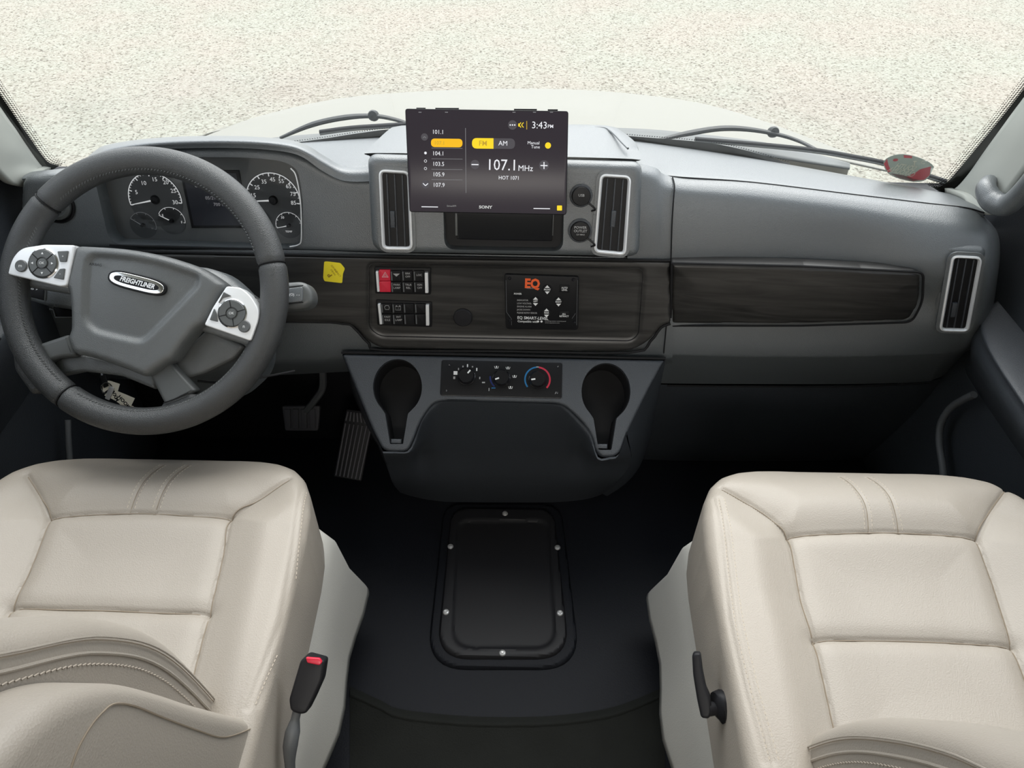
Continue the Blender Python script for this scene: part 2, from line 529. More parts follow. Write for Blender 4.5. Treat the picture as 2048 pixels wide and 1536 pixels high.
def glass(name, tint=(1, 1, 1), refl=.04):
    m = bpy.data.materials.new(name); m.use_nodes = True; nt = m.node_tree; nt.nodes.clear()
    o = nt.nodes.new('ShaderNodeOutputMaterial'); t = nt.nodes.new('ShaderNodeBsdfTransparent'); t.inputs[0].default_value = (*tint, 1)
    g = nt.nodes.new('ShaderNodeBsdfGlossy'); g.inputs['Roughness'].default_value = .02
    f = nt.nodes.new('ShaderNodeLayerWeight'); f.inputs[0].default_value = .25
    mm = nt.nodes.new('ShaderNodeMath'); mm.operation = 'MULTIPLY_ADD'; mm.inputs[1].default_value = .12; mm.inputs[2].default_value = refl
    mx = nt.nodes.new('ShaderNodeMixShader')
    nt.links.new(f.outputs['Fresnel'], mm.inputs[0]); nt.links.new(mm.outputs[0], mx.inputs[0])
    nt.links.new(t.outputs[0], mx.inputs[1]); nt.links.new(g.outputs[0], mx.inputs[2]); nt.links.new(mx.outputs[0], o.inputs[0])
    return m


M['glass'] = glass('windscreen_glass', (.97, .98, .96), .0)
M['clear'] = glass('clear_lens', (.95, .96, .97), .03)

# ------------------------------------------------------------------ outside: ground, hood
b = MB(); b.patch([[(-30, -3, -1.0), (30, -3, -1.0)], [(-30, 40, -1.0), (30, 40, -1.0)]], M['gravel'], smooth=False)
b.build('ground', kind='structure')

hood_rows = [
    [G(300, 330, y=1.60), G(420, 296, y=1.62), G(600, 280, y=1.64), G(850, 268, y=1.66), G(1050, 262, y=1.66), G(1250, 264, y=1.66), G(1450, 282, y=1.64), G(1640, 312, y=1.62), G(1810, 348, y=1.60)],
    [G(330, 305, y=1.74), G(440, 268, y=1.80), G(610, 245, y=1.95), G(850, 228, y=2.05), G(1050, 222, y=2.08), G(1240, 224, y=2.05), G(1430, 246, y=1.95), G(1600, 285, y=1.82), G(1775, 338, y=1.72)],
    [G(370, 290, y=1.84), G(480, 248, y=2.0), G(640, 214, y=2.35), G(850, 196, y=2.55), G(1050, 190, y=2.6), G(1220, 193, y=2.55), G(1400, 212, y=2.35), G(1560, 260, y=2.0), G(1745, 328, y=1.82)],
    [G(430, 268, y=1.92), G(540, 230, y=2.2), G(690, 197, y=2.62), G(860, 183, y=2.85), G(1045, 179, y=2.9), G(1200, 184, y=2.85), G(1370, 204, y=2.6), G(1500, 236, y=2.2), G(1700, 312, y=1.9)]]
last = [q + np.array([(-.06 if i < 4 else .06 if i > 4 else 0), .10, -.12]) for i, q in enumerate(hood_rows[-1])]
last2 = [q + np.array([(-.02 if i < 4 else .02 if i > 4 else 0), .05, -.5]) for i, q in enumerate(last)]
b = MB(); b.patch(hood_rows + [last, last2], M['body'], n=6)
hood = b.build('hood', thick=.004, label='beige painted engine hood of the vehicle seen beyond the windscreen', cat='hood', sharp=60)
b = MB(); b.patch([[G(430, 305, y=1.56), G(600, 288, y=1.58), G(800, 276, y=1.60), G(1000, 271, y=1.60), G(1250, 275, y=1.60), G(1400, 290, y=1.58), G(1560, 315, y=1.56), G(1700, 336, y=1.53)],
                  [G(420, 290, y=1.63), G(600, 270, y=1.65), G(800, 258, y=1.67), G(1000, 253, y=1.67), G(1250, 256, y=1.67), G(1400, 268, y=1.65), G(1560, 290, y=1.63), G(1700, 326, y=1.58)]], M['cowl'])
b.build('cowl', parent=hood, thick=.004)

# ------------------------------------------------------------------ windscreen
base = [(40, 352, 1.36), (90, 343, 1.37), (190, 328, 1.40), (400, 299, 1.45), (600, 284, 1.475), (800, 271, 1.485), (1000, 268, 1.49), (1200, 273, 1.485), (1400, 299, 1.47), (1560, 324, 1.455), (1700, 349, 1.435), (1830, 373, 1.405), (1900, 386, 1.385), (1945, 396, 1.37)]
BASE = [G(px, py, y=y) for px, py, y in base]
def up_glass(p, h):
    # the glass rakes back towards the roof and narrows slightly
    return p + np.array([-.04 * h * np.sign(p[0]) * abs(p[0]), -.55 * h, h])
b = MB(); b.patch([[up_glass(p, h) + [0, .004, -.012] for p in BASE] for h in (-.03, .25, .5, .8)], M['glass'], n=4)
ws = b.build('window_1', kind='structure', sharp=80)
# black ceramic edge: solid band along the glass edge with rows of dots fading inward
def band(mb, pts, inw, w0):
    P = catmull(pts, 16)
    T = np.gradient(P, axis=0); T /= np.linalg.norm(T, axis=1)[:, None]
    n = np.cross(T, np.array(inw)); 
    return P, T
b = MB()
rows = []
for h in (0.0, .10, .2, .4, .78):
    pass
def frit(side):
    # side edge of glass: trace visible edge
    if side > 0: e = [(1880, 384), (1897, 385), (1915, 374), (1935, 352), (1970, 310), (2010, 262), (2048, 214), (2110, 135), (2200, 20)]; ys = [1.385, 1.378, 1.370, 1.36, 1.345, 1.325, 1.305, 1.27, 1.22]; dx, dy = -1, -.62
    else: e = [(100, 343), (78, 336), (60, 315), (40, 286), (20, 258), (0, 228), (-50, 155), (-140, 20)]; ys = [1.375, 1.37, 1.362, 1.35, 1.338, 1.325, 1.295, 1.24]; dx, dy = 1, -.62
    P3 = catmull([(a, c, y) for (a, c), y in zip(e, ys)], 14)
    P3 = np.array(P3)
    outer = [G(a, c, y=y + .004) for a, c, y in P3]
    inner = [G(a + dx * 19, c + dy * 19, y=y + .006) for a, c, y in P3]
    far = [G(a - dx * 40, c - dy * 40, y=y + .0) for a, c, y in P3]
    b.patch([inner, outer, far], M['frit'], smooth=False)
    # dots
    L = 0
    seg = np.hypot(*np.diff(P3[:, :2], axis=0).T); cum = np.concatenate([[0], np.cumsum(seg)])
    for r, (off, rad) in enumerate(((20.5, 2.2), (24.6, 1.9), (28.6, 1.5), (32.4, 1.1))):
        s0 = (r % 2) * 2.3
        while s0 < cum[-1]:
            a, c, y = [np.interp(s0, cum, P3[:, q]) for q in range(3)]
            ctr = G(a + dx * off, c + dy * off, y=y + .006)
            rr = rad / 1450 * 1.45
            fr = Fr(ctr, (1, 0, 0), (0, -.48, .88))
            k = circ((0, 0), rr, 6)
            b.add(fr.P(np.column_stack([k, np.zeros(6)])), [range(6)], M['frit'])
            s0 += 4.6
frit(1); frit(-1)
# dotted base strip, left and right of the centre pod
def basestrip(pts, thick_px):
    P3 = catmull(pts, 14)
    b.patch([[G(a, c - t, y=y) for a, c, y, t in P3], [G(a, c + 8, y=y - .01) for a, c, y, t in P3]], M['frit'], smooth=False)
    seg = np.hypot(*np.diff(P3[:, :2], axis=0).T); cum = np.concatenate([[0], np.cumsum(seg)]); s0 = 0
    while s0 < cum[-1]:
        a, c, y, t = [np.interp(s0, cum, P3[:, q]) for q in range(4)]
        k = circ((0, 0), 1.5 / 1000, 6)
        fr = Fr(G(a, c - t - 3, y=y), (1, 0, 0), (0, -.48, .88))
        b.add(fr.P(np.column_stack([k, np.zeros(6)])), [range(6)], M['frit']); s0 += 5
basestrip([(590, 286, 1.478, 1), (650, 283, 1.48, 6), (720, 277, 1.485, 11), (800, 268, 1.487, 11), (900, 266, 1.49, 8)], 0)
basestrip([(1180, 272, 1.487, 8), (1270, 281, 1.48, 8), (1400, 296, 1.475, 12), (1480, 309, 1.465, 11), (1580, 328, 1.458, 1)], 0)
b.build('ceramic_border', parent=ws, label='black dotted ceramic edge')

# ------------------------------------------------------------------ cab shell
zc = 1.95
b = MB()
fl = [(-1.02, -2.2), (1.02, -2.2), (1.02, 1.42), (-1.02, 1.42)]
b.add([(x, y, 0.0) for x, y in fl] + [(x, y, -.05) for x, y in fl], [(0, 1, 2, 3), (7, 6, 5, 4), (0, 4, 5, 1), (1, 5, 6, 2), (2, 6, 7, 3), (3, 7, 4, 0)], M['floor'])
b.build('floor', kind='structure')
b = MB()
cl = [(-1.02, -2.2), (1.02, -2.2), (1.02, 0.95), (-1.02, 0.95)]
b.add([(x, y, zc) for x, y in cl] + [(x, y, zc + .05) for x, y in cl], [(0, 3, 2, 1), (4, 5, 6, 7), (0, 1, 5, 4), (1, 2, 6, 5), (2, 3, 7, 6), (3, 0, 4, 7)], M['hood_liner'])
b.build('ceiling', kind='structure')
b = MB()
b.add([(-1.02, 1.42, -.05), (1.02, 1.42, -.05), (1.02, 1.40, .80), (-1.02, 1.40, .80), (-1.02, 1.46, -.05), (1.02, 1.46, -.05), (1.02, 1.44, .80), (-1.02, 1.44, .80)],
      [(0, 1, 2, 3), (4, 7, 6, 5), (3, 2, 6, 7), (0, 3, 7, 4), (1, 5, 6, 2)], M['rubber'])
b.build('wall_front', kind='structure')
for sgn, nm in ((-1, 'left'), (1, 'right')):
    b = MB(); X = 1.02 * sgn
    def wallbox(y0, y1, z0, z1, m_):
        b.add([(X, y0, z0), (X, y1, z0), (X, y1, z1), (X, y0, z1), (X + .06 * sgn, y0, z0), (X + .06 * sgn, y1, z0), (X + .06 * sgn, y1, z1), (X + .06 * sgn, y0, z1)],
              [(0, 1, 2, 3), (7, 6, 5, 4), (0, 4, 5, 1), (1, 5, 6, 2), (2, 6, 7, 3), (3, 7, 4, 0)], m_)
    wallbox(-2.2, -.25, -.05, zc, M['hood_liner'])
    wallbox(-.25, 1.42, -.05, .80, M['black'])
    wallbox(-.25, .95, 1.65, zc, M['hood_liner'])
    b.build('wall_' + nm, kind='structure')
b = MB()
b.add([(-1.02, -2.2, -.05), (1.02, -2.2, -.05), (1.02, -2.2, zc), (-1.02, -2.2, zc), (-1.02, -2.25, -.05), (1.02, -2.25, -.05), (1.02, -2.25, zc), (-1.02, -2.25, zc)],
      [(0, 1, 2, 3), (4, 7, 6, 5)], M['hood_liner'])
b.build('wall_back', kind='structure')

# windscreen pillars
def pillar(side, n):
    b = MB()
    if side > 0:
        inner = [(1890, 388, 1.37), (1915, 384, 1.355), (1945, 355, 1.34), (1985, 300, 1.325), (2025, 246, 1.30), (2060, 200, 1.285), (2120, 122, 1.25), (2210, 5, 1.2)]
        mid = [(1925, 402, 1.30), (1955, 398, 1.29), (1980, 372, 1.27), (2015, 325, 1.25), (2050, 275, 1.23), (2085, 230, 1.21), (2150, 150, 1.17), (2250, 30, 1.12)]
        out = [(1945, 425, 1.27), (1985, 430, 1.23), (2010, 410, 1.2), (2045, 365, 1.18), (2080, 320, 1.16), (2115, 275, 1.14), (2190, 200, 1.08), (2300, 80, 1.02)]
    else:
        inner = [(100, 346, 1.37), (78, 340, 1.362), (60, 319, 1.352), (38, 289, 1.34), (18, 259, 1.325), (-2, 232, 1.31), (-60, 148, 1.28), (-150, 10, 1.22)]
        mid = [(70, 352, 1.33), (45, 350, 1.30), (25, 330, 1.29), (5, 300, 1.27), (-20, 268, 1.25), (-45, 238, 1.23), (-110, 150, 1.19), (-210, 20, 1.12)]
        out = [(40, 362, 1.29), (15, 368, 1.25), (-10, 350, 1.22), (-35, 320, 1.20), (-60, 290, 1.18), (-90, 255, 1.16), (-160, 170, 1.1), (-270, 40, 1.02)]
    b.patch([[G(*p[:2], y=p[2]) for p in r] for r in (inner, mid, out)], M['hood_liner'], n=5)
    return b.build('trim_%d' % n, kind='structure', thick=.012, sharp=70)
pillar(-1, 1); pillar(1, 2)

# doors
def door(side, n):
    X = .985 * side
    d = MB()
    def gx(px, py, dx=0): return G(px, py, x=X + dx * side)
    # upper panel from the sill down; a padded lower panel further in
    zs = [(1.00, .0), (.93, -.004), (.80, -.012), (.72, -.02)]
    ysg = [1.36, 1.25, 1.1, .9, .6, .3, 0, -.25]
    d.patch([[(X + o * side, y, z) for y in ysg] for z, o in zs], M['plastic2'], n=3)
    # sill roll
    d.patch([[(X + .03 * side, y, 1.0) for y in ysg], [(X + .01 * side, y, 1.015) for y in ysg], [(X, y, 1.0) for y in ysg]], M['plastic2'], n=3)
    d.patch([[(X - .02 * side, y, .72) for y in ysg], [(X - .022 * side, y, .4) for y in ysg], [(X - .02 * side, y, .03) for y in ysg]], M['plastic2'], n=3)
    ob = d.build('door_%d' % n, kind='structure', thick=.01, sharp=50)
    a = MB()
    ya = [1.20, 1.14, 1.05, .9, .7, .5, .2, -.1]
    wd_ = [.0, .05, .075, .085, .09, .09, .09, .09] if side > 0 else [.0, .01, .02, .03, .04, .04, .04, .04]
    z0 = .665
    top = [(X - .02 * side, y, z0 + .005) for y in ya]
    e1 = [(X - (.02 + w) * side, y, z0) for y, w in zip(ya, wd_)]
    e2 = [(X - (.028 + w) * side, y, z0 - .012) for y, w in zip(ya, wd_)]
    e3 = [(X - (.026 + w) * side, y, z0 - .05) for y, w in zip(ya, wd_)]
    e4 = [(X - (.02 + w * .3) * side, y, z0 - .14) for y, w in zip(ya, wd_)]
    e5 = [(X - .02 * side, y, z0 - .17) for y in ya]
    a.patch([top, e1, e2, e3, e4, e5], M['plastic2'], n=4)
    a.tube([(X - .055 * side, 1.02, z0 + .004), (X - .06 * side, .8, z0 + .004), (X - .06 * side, .4, z0 + .004)], .003, M['gap'])
    a.build('armrest', parent=ob, sharp=60)
    g = MB()
    g.add([(X + .02 * side, 1.36, 1.0), (X + .02 * side, -.25, 1.0), (X + .01 * side, -.25, 1.66), (X + .01 * side, .98, 1.66)], [(0, 1, 2, 3)], M['glass'])
    g.build('pane', parent=ob)
    if side > 0:
        s_ = MB(); s_.tube([gx(1986, 535), gx(2010, 492), gx(2048, 420), gx(2090, 340)], .009, M['rubber'])
        s_.tube([gx(2003, 530), gx(2025, 488), gx(2060, 425), gx(2100, 350)], .007, M['plastic2'])
        s_.build('window_seal', parent=ob)
    return ob
door(-1, 1); door(1, 2)

# pull handle on right pillar
b = MB()
gh = [(1978, 364, 1.245), (1972, 378, 1.22), (1985, 402, 1.195), (2012, 410, 1.17), (2040, 388, 1.15), (2080, 340, 1.13), (2160, 240, 1.10), (2260, 120, 1.06)]
b.tube([G(*p[:2], y=p[2]) for p in gh], [.014, .017, .020, .019, .0165, .016, .016, .016], M['plastic'], seg=14)
b.build('grab_handle', label='grey moulded grab handle on the right windscreen pillar', cat='grab handle')

# door seals (weatherstrips) curving up out of the footwell
b = MB(); b.tube([G(1888, 1010, x=.93), G(1886, 940, x=.93), G(1879, 890, x=.93), G(1881, 850, x=.93), G(1899, 818, x=.93), G(1925, 800, x=.93), G(1948, 789, x=.93)], .0075, M['rubber_grey'])
b.build('weatherstrip', label='grey rubber weatherstrip bending up beside the passenger door', cat='weatherstrip')
b = MB(); b.tube([G(141, 1000, x=-.93), G(140, 930, x=-.93), G(137, 880, x=-.93), G(136, 840, x=-.93)], .006, M['rubber_grey'])
b.build('weatherstrip', label='thin grey rubber weatherstrip in the dark footwell left of the steering wheel', cat='weatherstrip')

# floor hatch
FLR = Fr((0, 1.0, 0.0), (1, 0, 0), (0, 1, 0))
h0 = rnd(FLR.L([(888, 1010), (1122, 1012), (1162, 1340), (852, 1340)]), [.05, .05, .09, .09], 8)
h1 = rnd(FLR.off(.012).L([(903, 1018), (1108, 1020), (1140, 1318), (872, 1318)]), [.045, .045, .075, .075], 8)
h2 = rnd(FLR.off(.02).L([(916, 1040), (1096, 1040), (1112, 1295), (904, 1295)]), [.03, .03, .05, .05], 8)
rt = empty('floor_hatch', FLR.pt(*h1.mean(0)), 'black rounded floor hatch held by six screws between the two seats', 'floor hatch')
b = MB(); b.pad(FLR, h0, M['floor'], res=.005, er=.008, depth=.0, hf=lambda u, v, d: .010 + 0 * u)
b.build('surround', parent=rt)
b = MB(); b.pad(FLR, h1, M['rubber'], res=.005, er=.008, depth=.0, hf=lambda u, v, d: .020 + 0 * u - .006 * sstep(poly_d(np.stack([u, v], 1), h2)[0], -.004, .004))
b.build('cover', parent=rt)
FS = FLR.off(.02)
for px, py in ((1010, 1027), (901, 1093), (1115, 1095), (892, 1224), (1120, 1226), (1005, 1306)):
    b = MB(); c = FS.loc(px, py)
    b.lathe(FS, c, [(.0001, .0045), (.002, .0045), (.0022, .003), (.0035, .0035), (.0062, .0025), (.0075, 0.0)], M['steel'], 16)
    b.build('screw', parent=rt)
# step in the floor and rear mat
b = MB()
st = [(700, 1395, .0), (760, 1422, .004), (800, 1440, .006), (900, 1452, .008), (990, 1456, .008), (1100, 1454, .008), (1200, 1442, .006), (1260, 1425, .004), (1330, 1395, 0.0)]
A = [G(px, py - 22, z=.002) for px, py, z in st]; Bq = [G(px, py - 8, z=.007) for px, py, z in st]; C_ = [G(px, py, z=.002) for px, py, z in st]
b.patch([A, Bq, C_], M['floor2'], n=4)
b.patch([C_, [G(px, 1900, z=.003) for px, py, z in st]], M['floor2'], n=2)
b.build('rear_floor_mat', label='worn dark floor mat with curved raised edge behind the hatch', cat='floor mat', sharp=60)

# ------------------------------------------------------------------ dashboard
dash = empty('dashboard', (0, 1.25, .35), 'wide dark grey moulded dashboard with dark wood trim under the windscreen', 'dashboard')
def g3(L): return [G(px, py, y=y) for px, py, y in L]
# top pad
rear = [(90, 344, 1.365), (190, 330, 1.395), (400, 301, 1.445), (600, 286, 1.47), (800, 273, 1.48), (1000, 270, 1.485), (1200, 275, 1.48), (1400, 300, 1.465), (1560, 326, 1.45), (1700, 351, 1.43), (1830, 375, 1.40), (1900, 388, 1.38), (1945, 400, 1.365)]
front = [(45, 354, 1.27), (190, 350, 1.28), (400, 350, 1.28), (600, 345, 1.28), (733, 335, 1.27), (1000, 340, 1.27), (1280, 340, 1.272), (1345, 352, 1.265), (1500, 363, 1.265), (1700, 387, 1.255), (1850, 405, 1.245), (1930, 414, 1.237), (1968, 424, 1.237)]
R0, R1 = np.array(g3(rear)), np.array(g3(front))
mid = (R0 + R1) / 2 + np.array([0, 0, .006])
b = MB(); b.patch([R0 + [0, .01, -.02], R0, mid, R1, R1 + [0, -.004, -.012]], M['plastic'], n=4)
b.build('top_pad', parent=dash, sharp=60)
# seam line between pad and face on the passenger side
b = MB(); b.tube([G(px, py + 1.5, y=y - .003) for px, py, y in front[6:]], .0016, M['gap'], seg=6)
b.build('seam', parent=dash)

# passenger side face
rows = [
 [(1255, 322, 1.255), (1310, 335, 1.262), (1345, 353, 1.262), (1500, 364, 1.262), (1700, 388, 1.252), (1850, 406, 1.242), (1925, 415, 1.234), (1958, 424, 1.24), (1972, 440, 1.30)],
 [(1255, 336, 1.225), (1310, 350, 1.236), (1345, 369, 1.238), (1500, 381, 1.238), (1700, 404, 1.228), (1850, 424, 1.216), (1930, 434, 1.208), (1978, 446, 1.23), (1990, 456, 1.31)],
 [(1255, 360, 1.215), (1310, 375, 1.222), (1345, 392, 1.222), (1500, 405, 1.220), (1700, 429, 1.208), (1850, 450, 1.19), (1935, 460, 1.18), (1990, 475, 1.188), (2000, 480, 1.31)],
 [(1255, 440, 1.195), (1310, 445, 1.20), (1345, 450, 1.203), (1500, 460, 1.202), (1700, 480, 1.192), (1850, 497, 1.165), (1940, 503, 1.155), (1991, 515, 1.162), (2002, 520, 1.31)],
 [(1255, 523, 1.185), (1310, 524, 1.187), (1345, 525, 1.188), (1500, 529, 1.188), (1700, 536, 1.178), (1850, 543, 1.150), (1940, 548, 1.14), (1986, 560, 1.150), (1998, 562, 1.31)],
 [(1255, 580, 1.183), (1310, 582, 1.184), (1345, 585, 1.187), (1500, 588, 1.187), (1700, 590, 1.177), (1850, 598, 1.152), (1935, 603, 1.136), (1978, 612, 1.146), (1994, 614, 1.31)],
 [(1255, 645, 1.168), (1310, 645, 1.169), (1345, 645, 1.169), (1500, 645, 1.170), (1700, 645, 1.162), (1850, 650, 1.135), (1925, 655, 1.128), (1966, 655, 1.142), (1985, 655, 1.31)],
 [(1255, 700, 1.158), (1310, 701, 1.158), (1345, 702, 1.158), (1500, 704, 1.158), (1700, 704, 1.15), (1850, 702, 1.136), (1912, 698, 1.135), (1945, 692, 1.155), (1965, 690, 1.31)],
 [(1255, 716, 1.168), (1310, 717, 1.168), (1345, 718, 1.168), (1500, 722, 1.168), (1700, 722, 1.16), (1850, 717, 1.15), (1900, 713, 1.15), (1928, 706, 1.2), (1950, 700, 1.31)],
 [(1255, 766, 1.225), (1310, 766, 1.225), (1345, 767, 1.225), (1500, 768, 1.225), (1700, 768, 1.22), (1840, 764, 1.21), (1870, 758, 1.21), (1900, 745, 1.25), (1930, 730, 1.32)]]
b = MB(); b.patch([g3(r) for r in rows], M['plastic'], n=5)
# vertical seam
pt = [(1345, 353, 1.258), (1349, 372, 1.232), (1347, 400, 1.215), (1344, 450, 1.2), (1342, 520, 1.184)]
b.build('passenger_panel', parent=dash, sharp=60)
b = MB(); b.tube(g3(pt), .0013, M['gap'], seg=6)
b.build('seam', parent=dash); b = MB()
b.tube(g3([(1333, 648, 1.16), (1330, 680, 1.154), (1328, 700, 1.154), (1327, 717, 1.163)]), .0013, M['gap'], seg=6)
b.build('seam', parent=dash)
# lower knee panel, passenger side
b = MB(); b.patch([g3(r) for r in (
 [(1280, 768, 1.235), (1400, 770, 1.235), (1700, 770, 1.23), (1870, 760, 1.22), (1935, 735, 1.32)],
 [(1280, 830, 1.27), (1400, 832, 1.27), (1700, 832, 1.265), (1850, 825, 1.26), (1910, 800, 1.34)],
 [(1280, 905, 1.33), (1400, 908, 1.33), (1700, 905, 1.33), (1830, 895, 1.33), (1890, 880, 1.38)],
 [(1280, 925, 1.39), (1400, 928, 1.39), (1700, 925, 1.39), (1830, 920, 1.39), (1890, 905, 1.40)])], M['plastic2'], n=4)
b.build('knee_panel', parent=dash, sharp=60)
b = MB(); b.tube(g3([(1335, 771, 1.228), (1500, 773, 1.227), (1700, 773, 1.222), (1860, 766, 1.212)]), .0022, M['gap'], seg=6)
b.build('seam', parent=dash)

# base panel behind trim, driver and centre
rows = [
 [(60, 495, 1.24), (300, 498, 1.215), (600, 500, 1.20), (740, 505, 1.195), (1000, 510, 1.193), (1290, 516, 1.192), (1345, 520, 1.19)],
 [(60, 520, 1.23), (300, 520, 1.205), (600, 520, 1.195), (740, 522, 1.193), (1000, 524, 1.19), (1290, 528, 1.188), (1345, 530, 1.188)],
 [(60, 600, 1.22), (300, 600, 1.19), (600, 600, 1.18), (740, 600, 1.178), (1000, 600, 1.176), (1290, 600, 1.175), (1345, 600, 1.175)],
 [(60, 650, 1.215), (300, 650, 1.18), (600, 650, 1.165), (740, 655, 1.163), (1000, 655, 1.162), (1290, 655, 1.163), (1345, 655, 1.163)],
 [(60, 700, 1.21), (300, 705, 1.175), (600, 705, 1.157), (740, 705, 1.155), (1000, 708, 1.153), (1290, 708, 1.155), (1345, 708, 1.156)],
 [(60, 725, 1.22), (300, 735, 1.185), (600, 728, 1.165), (740, 722, 1.165), (1000, 722, 1.165), (1290, 724, 1.167), (1345, 722, 1.168)],
 [(60, 745, 1.28), (300, 760, 1.24), (600, 748, 1.22), (740, 742, 1.22), (1000, 742, 1.22), (1290, 744, 1.22), (1345, 742, 1.22)]]
b = MB(); b.patch([g3(r) for r in rows], M['plastic'], n=4)
b.build('lower_panel', parent=dash, sharp=60)

# wood trim, driver to centre
WT = F3(G(600, 510, y=1.188), G(1340, 521, y=1.182), G(960, 690, y=1.147))
wp = WT.L([(150, 503), (740, 514), (1341, 523), (1341, 644), (1322, 652), (1300, 680), (1262, 702), (765, 697), (738, 684), (706, 650), (685, 645), (150, 640)])
wp = rnd(wp, [.001, .01, .001, .001, .02, .02, .03, .03, .02, .02, .02, .001], 6)
rec = rnd(WT.L([(738, 526), (1287, 536), (1277, 668), (1262, 681), (760, 672), (738, 655)]), [.012, .014, .02, .012, .014, .014], 6)
b = MB()
b.pad(WT, wp, M['wood'], res=.0045, er=.005, depth=.012, hf=lambda u, v, d: .004 - .0045 * sstep(poly_d(np.stack([u, v], 1), rec)[0], -.0045, .0045))
b.build('wood_trim', parent=dash, sharp=50, label='dark wood grain trim with recessed switch area')
b = MB(); q = catmull(np.column_stack([rec, np.full(len(rec), .0012)]), 1, True)
b.tube(WT.P(q), .0011, M['blackgloss'], n=1, seg=6, closed=True, smooth=False)
b.build('trim_bead', parent=dash)
# dark gap under the wood
gp = [(150, 641), (600, 643), (685, 647), (706, 653), (738, 687), (765, 700), (1000, 702), (1258, 705), (1300, 683), (1322, 655), (1341, 647), (1500, 647), (1815, 638), (1838, 612)]
b = MB(); b.tube([WT.off(.0005).pt(*WT.loc(a, c)) for a, c in gp[:11]], .0028, M['gap'], seg=6, n=3)
b.build('seam', parent=dash); b = MB()
b.tube([WT.off(.0005).pt(*WT.loc(a, c)) for a, c in ((150, 501), (740, 512), (1341, 521))], .0022, M['gap'], seg=6, n=3)
b.build('seam', parent=dash)
# wood trim passenger side
WR = F3(G(1345, 585, y=1.178), G(1830, 595, y=1.149), G(1600, 645, y=1.1635)).off(.005)
wq = rnd(WR.L([(1343, 526), (1600, 532), (1840, 544), (1838, 600), (1818, 638), (1600, 645), (1341, 645)]), [.001, .001, .014, .02, .016, .001, .001], 6)
wi = rnd(WR.L([(1376, 534), (1600, 540), (1826, 552), (1826, 600), (1808, 624), (1600, 630), (1373, 634)]), [.01, .001, .012, .02, .012, .001, .01], 6)
b = MB(); b.pad(WR, wq, M['wood'], res=.004, er=.006, depth=.025, hf=lambda u, v, d: .0055 + .004 * sstep(d, 0, .05))
b.build('wood_trim', parent=dash, sharp=50, label='long dark wood grain trim panel on the passenger side')
b = MB(); lp = rnd(WR.L([(1343, 523), (1600, 529), (1845, 541), (1843, 601), (1822, 641), (1600, 648), (1341, 648)]), [.001, .001, .014, .02, .016, .001, .001], 6)
b.tube(WR.P(np.column_stack([lp, np.full(len(lp), .0055)])), .0024, M['gap'], n=1, seg=6, closed=True, smooth=False)
b.build('seam', parent=dash)

# centre stack with rounded edges
CB = F3(G(740, 320, y=1.215), G(1280, 330, y=1.215), G(1000, 508, y=1.165))
cb = rnd(CB.L([(732, 310), (1287, 326), (1281, 517), (742, 508)]), [.018, .018, .022, .03], 8)
pocket = rnd(CB.L([(886, 400), (1128, 402), (1126, 503), (889, 499)]), [.006, .006, .02, .02], 6)
b = MB(); b.pad(CB, cb, M['plastic'], res=.004, er=.016, depth=.07, holes=[pocket], hdepth=.03)
# pocket floor
b.prism(CB, pocket, -.034, -.03, M['black'])
b.build('centre_stack', parent=dash, sharp=50)
# raised hump on top
rows = [
 [(748, 322, 1.255), (752, 312, 1.262), (1000, 318, 1.262), (1262, 326, 1.262), (1282, 334, 1.262)],
 [(744, 316, 1.235), (747, 306, 1.238), (1000, 311, 1.238), (1266, 318, 1.238), (1255, 328, 1.25)],
 [(762, 290, 1.33), (776, 275, 1.33), (1000, 276, 1.33), (1247, 282, 1.33), (1268, 296, 1.33)],
 [(790, 268, 1.42), (800, 252, 1.42), (1000, 250, 1.42), (1214, 252, 1.42), (1236, 272, 1.42)],
 [(796, 270, 1.45), (808, 256, 1.45), (1000, 254, 1.45), (1208, 256, 1.45), (1226, 272, 1.45)]]
rows = rows[1:]
b = MB()
A = [g3(r) for r in rows]
for r in A:
    pass
b.patch([[p[0] + np.array([0, 0, -.03]), p[0], p[1], p[2], p[3], p[4], p[4] + np.array([0, 0, -.03])] for p in A], M['plastic'], n=4)
b.build('raised_binnacle', parent=dash, sharp=40)
b = MB(); b.tube([G(1120, 254, y=1.41), G(1200, 255, y=1.41), G(1222, 263, y=1.375), G(1243, 284, y=1.30), G(1256, 297, y=1.265)], .0022, M['plastic'], seg=6); b.build('seam', parent=dash)  # added tube that stands in for the shaded lip of the hump
# tray on the hump, right of the screen
TR = F3(G(1080, 300, y=1.255), G(1240, 302, y=1.255), G(1170, 256, y=1.405)).off(.004)
tp = rnd(TR.L([(1010, 300), (1245, 302), (1206, 253), (1010, 250)]), .012, 5)


# instrument binnacle
H0 = [(92, 350, 1.31), (150, 338, 1.33), (188, 305, 1.34), (218, 290, 1.345), (300, 278, 1.35), (400, 273, 1.35), (500, 274, 1.35), (580, 281, 1.345), (618, 293, 1.34), (650, 313, 1.33), (688, 331, 1.32), (755, 328, 1.31)]
H1 = [(80, 354, 1.25), (150, 345, 1.25), (192, 314, 1.25), (222, 300, 1.25), (300, 288, 1.25), (400, 283, 1.25), (500, 284, 1.25), (575, 291, 1.25), (612, 303, 1.25), (650, 325, 1.25), (690, 343, 1.25), (755, 343, 1.25)]
H2 = [(62, 362, 1.24), (150, 356, 1.24), (196, 328, 1.24), (226, 312, 1.242), (300, 300, 1.245), (400, 296, 1.245), (500, 297, 1.245), (572, 304, 1.242), (608, 316, 1.24), (645, 342, 1.238), (690, 362, 1.235), (755, 362, 1.235)]
b = MB()
R_h = [np.array(g3(r)) for r in (H0, H1, H2)]
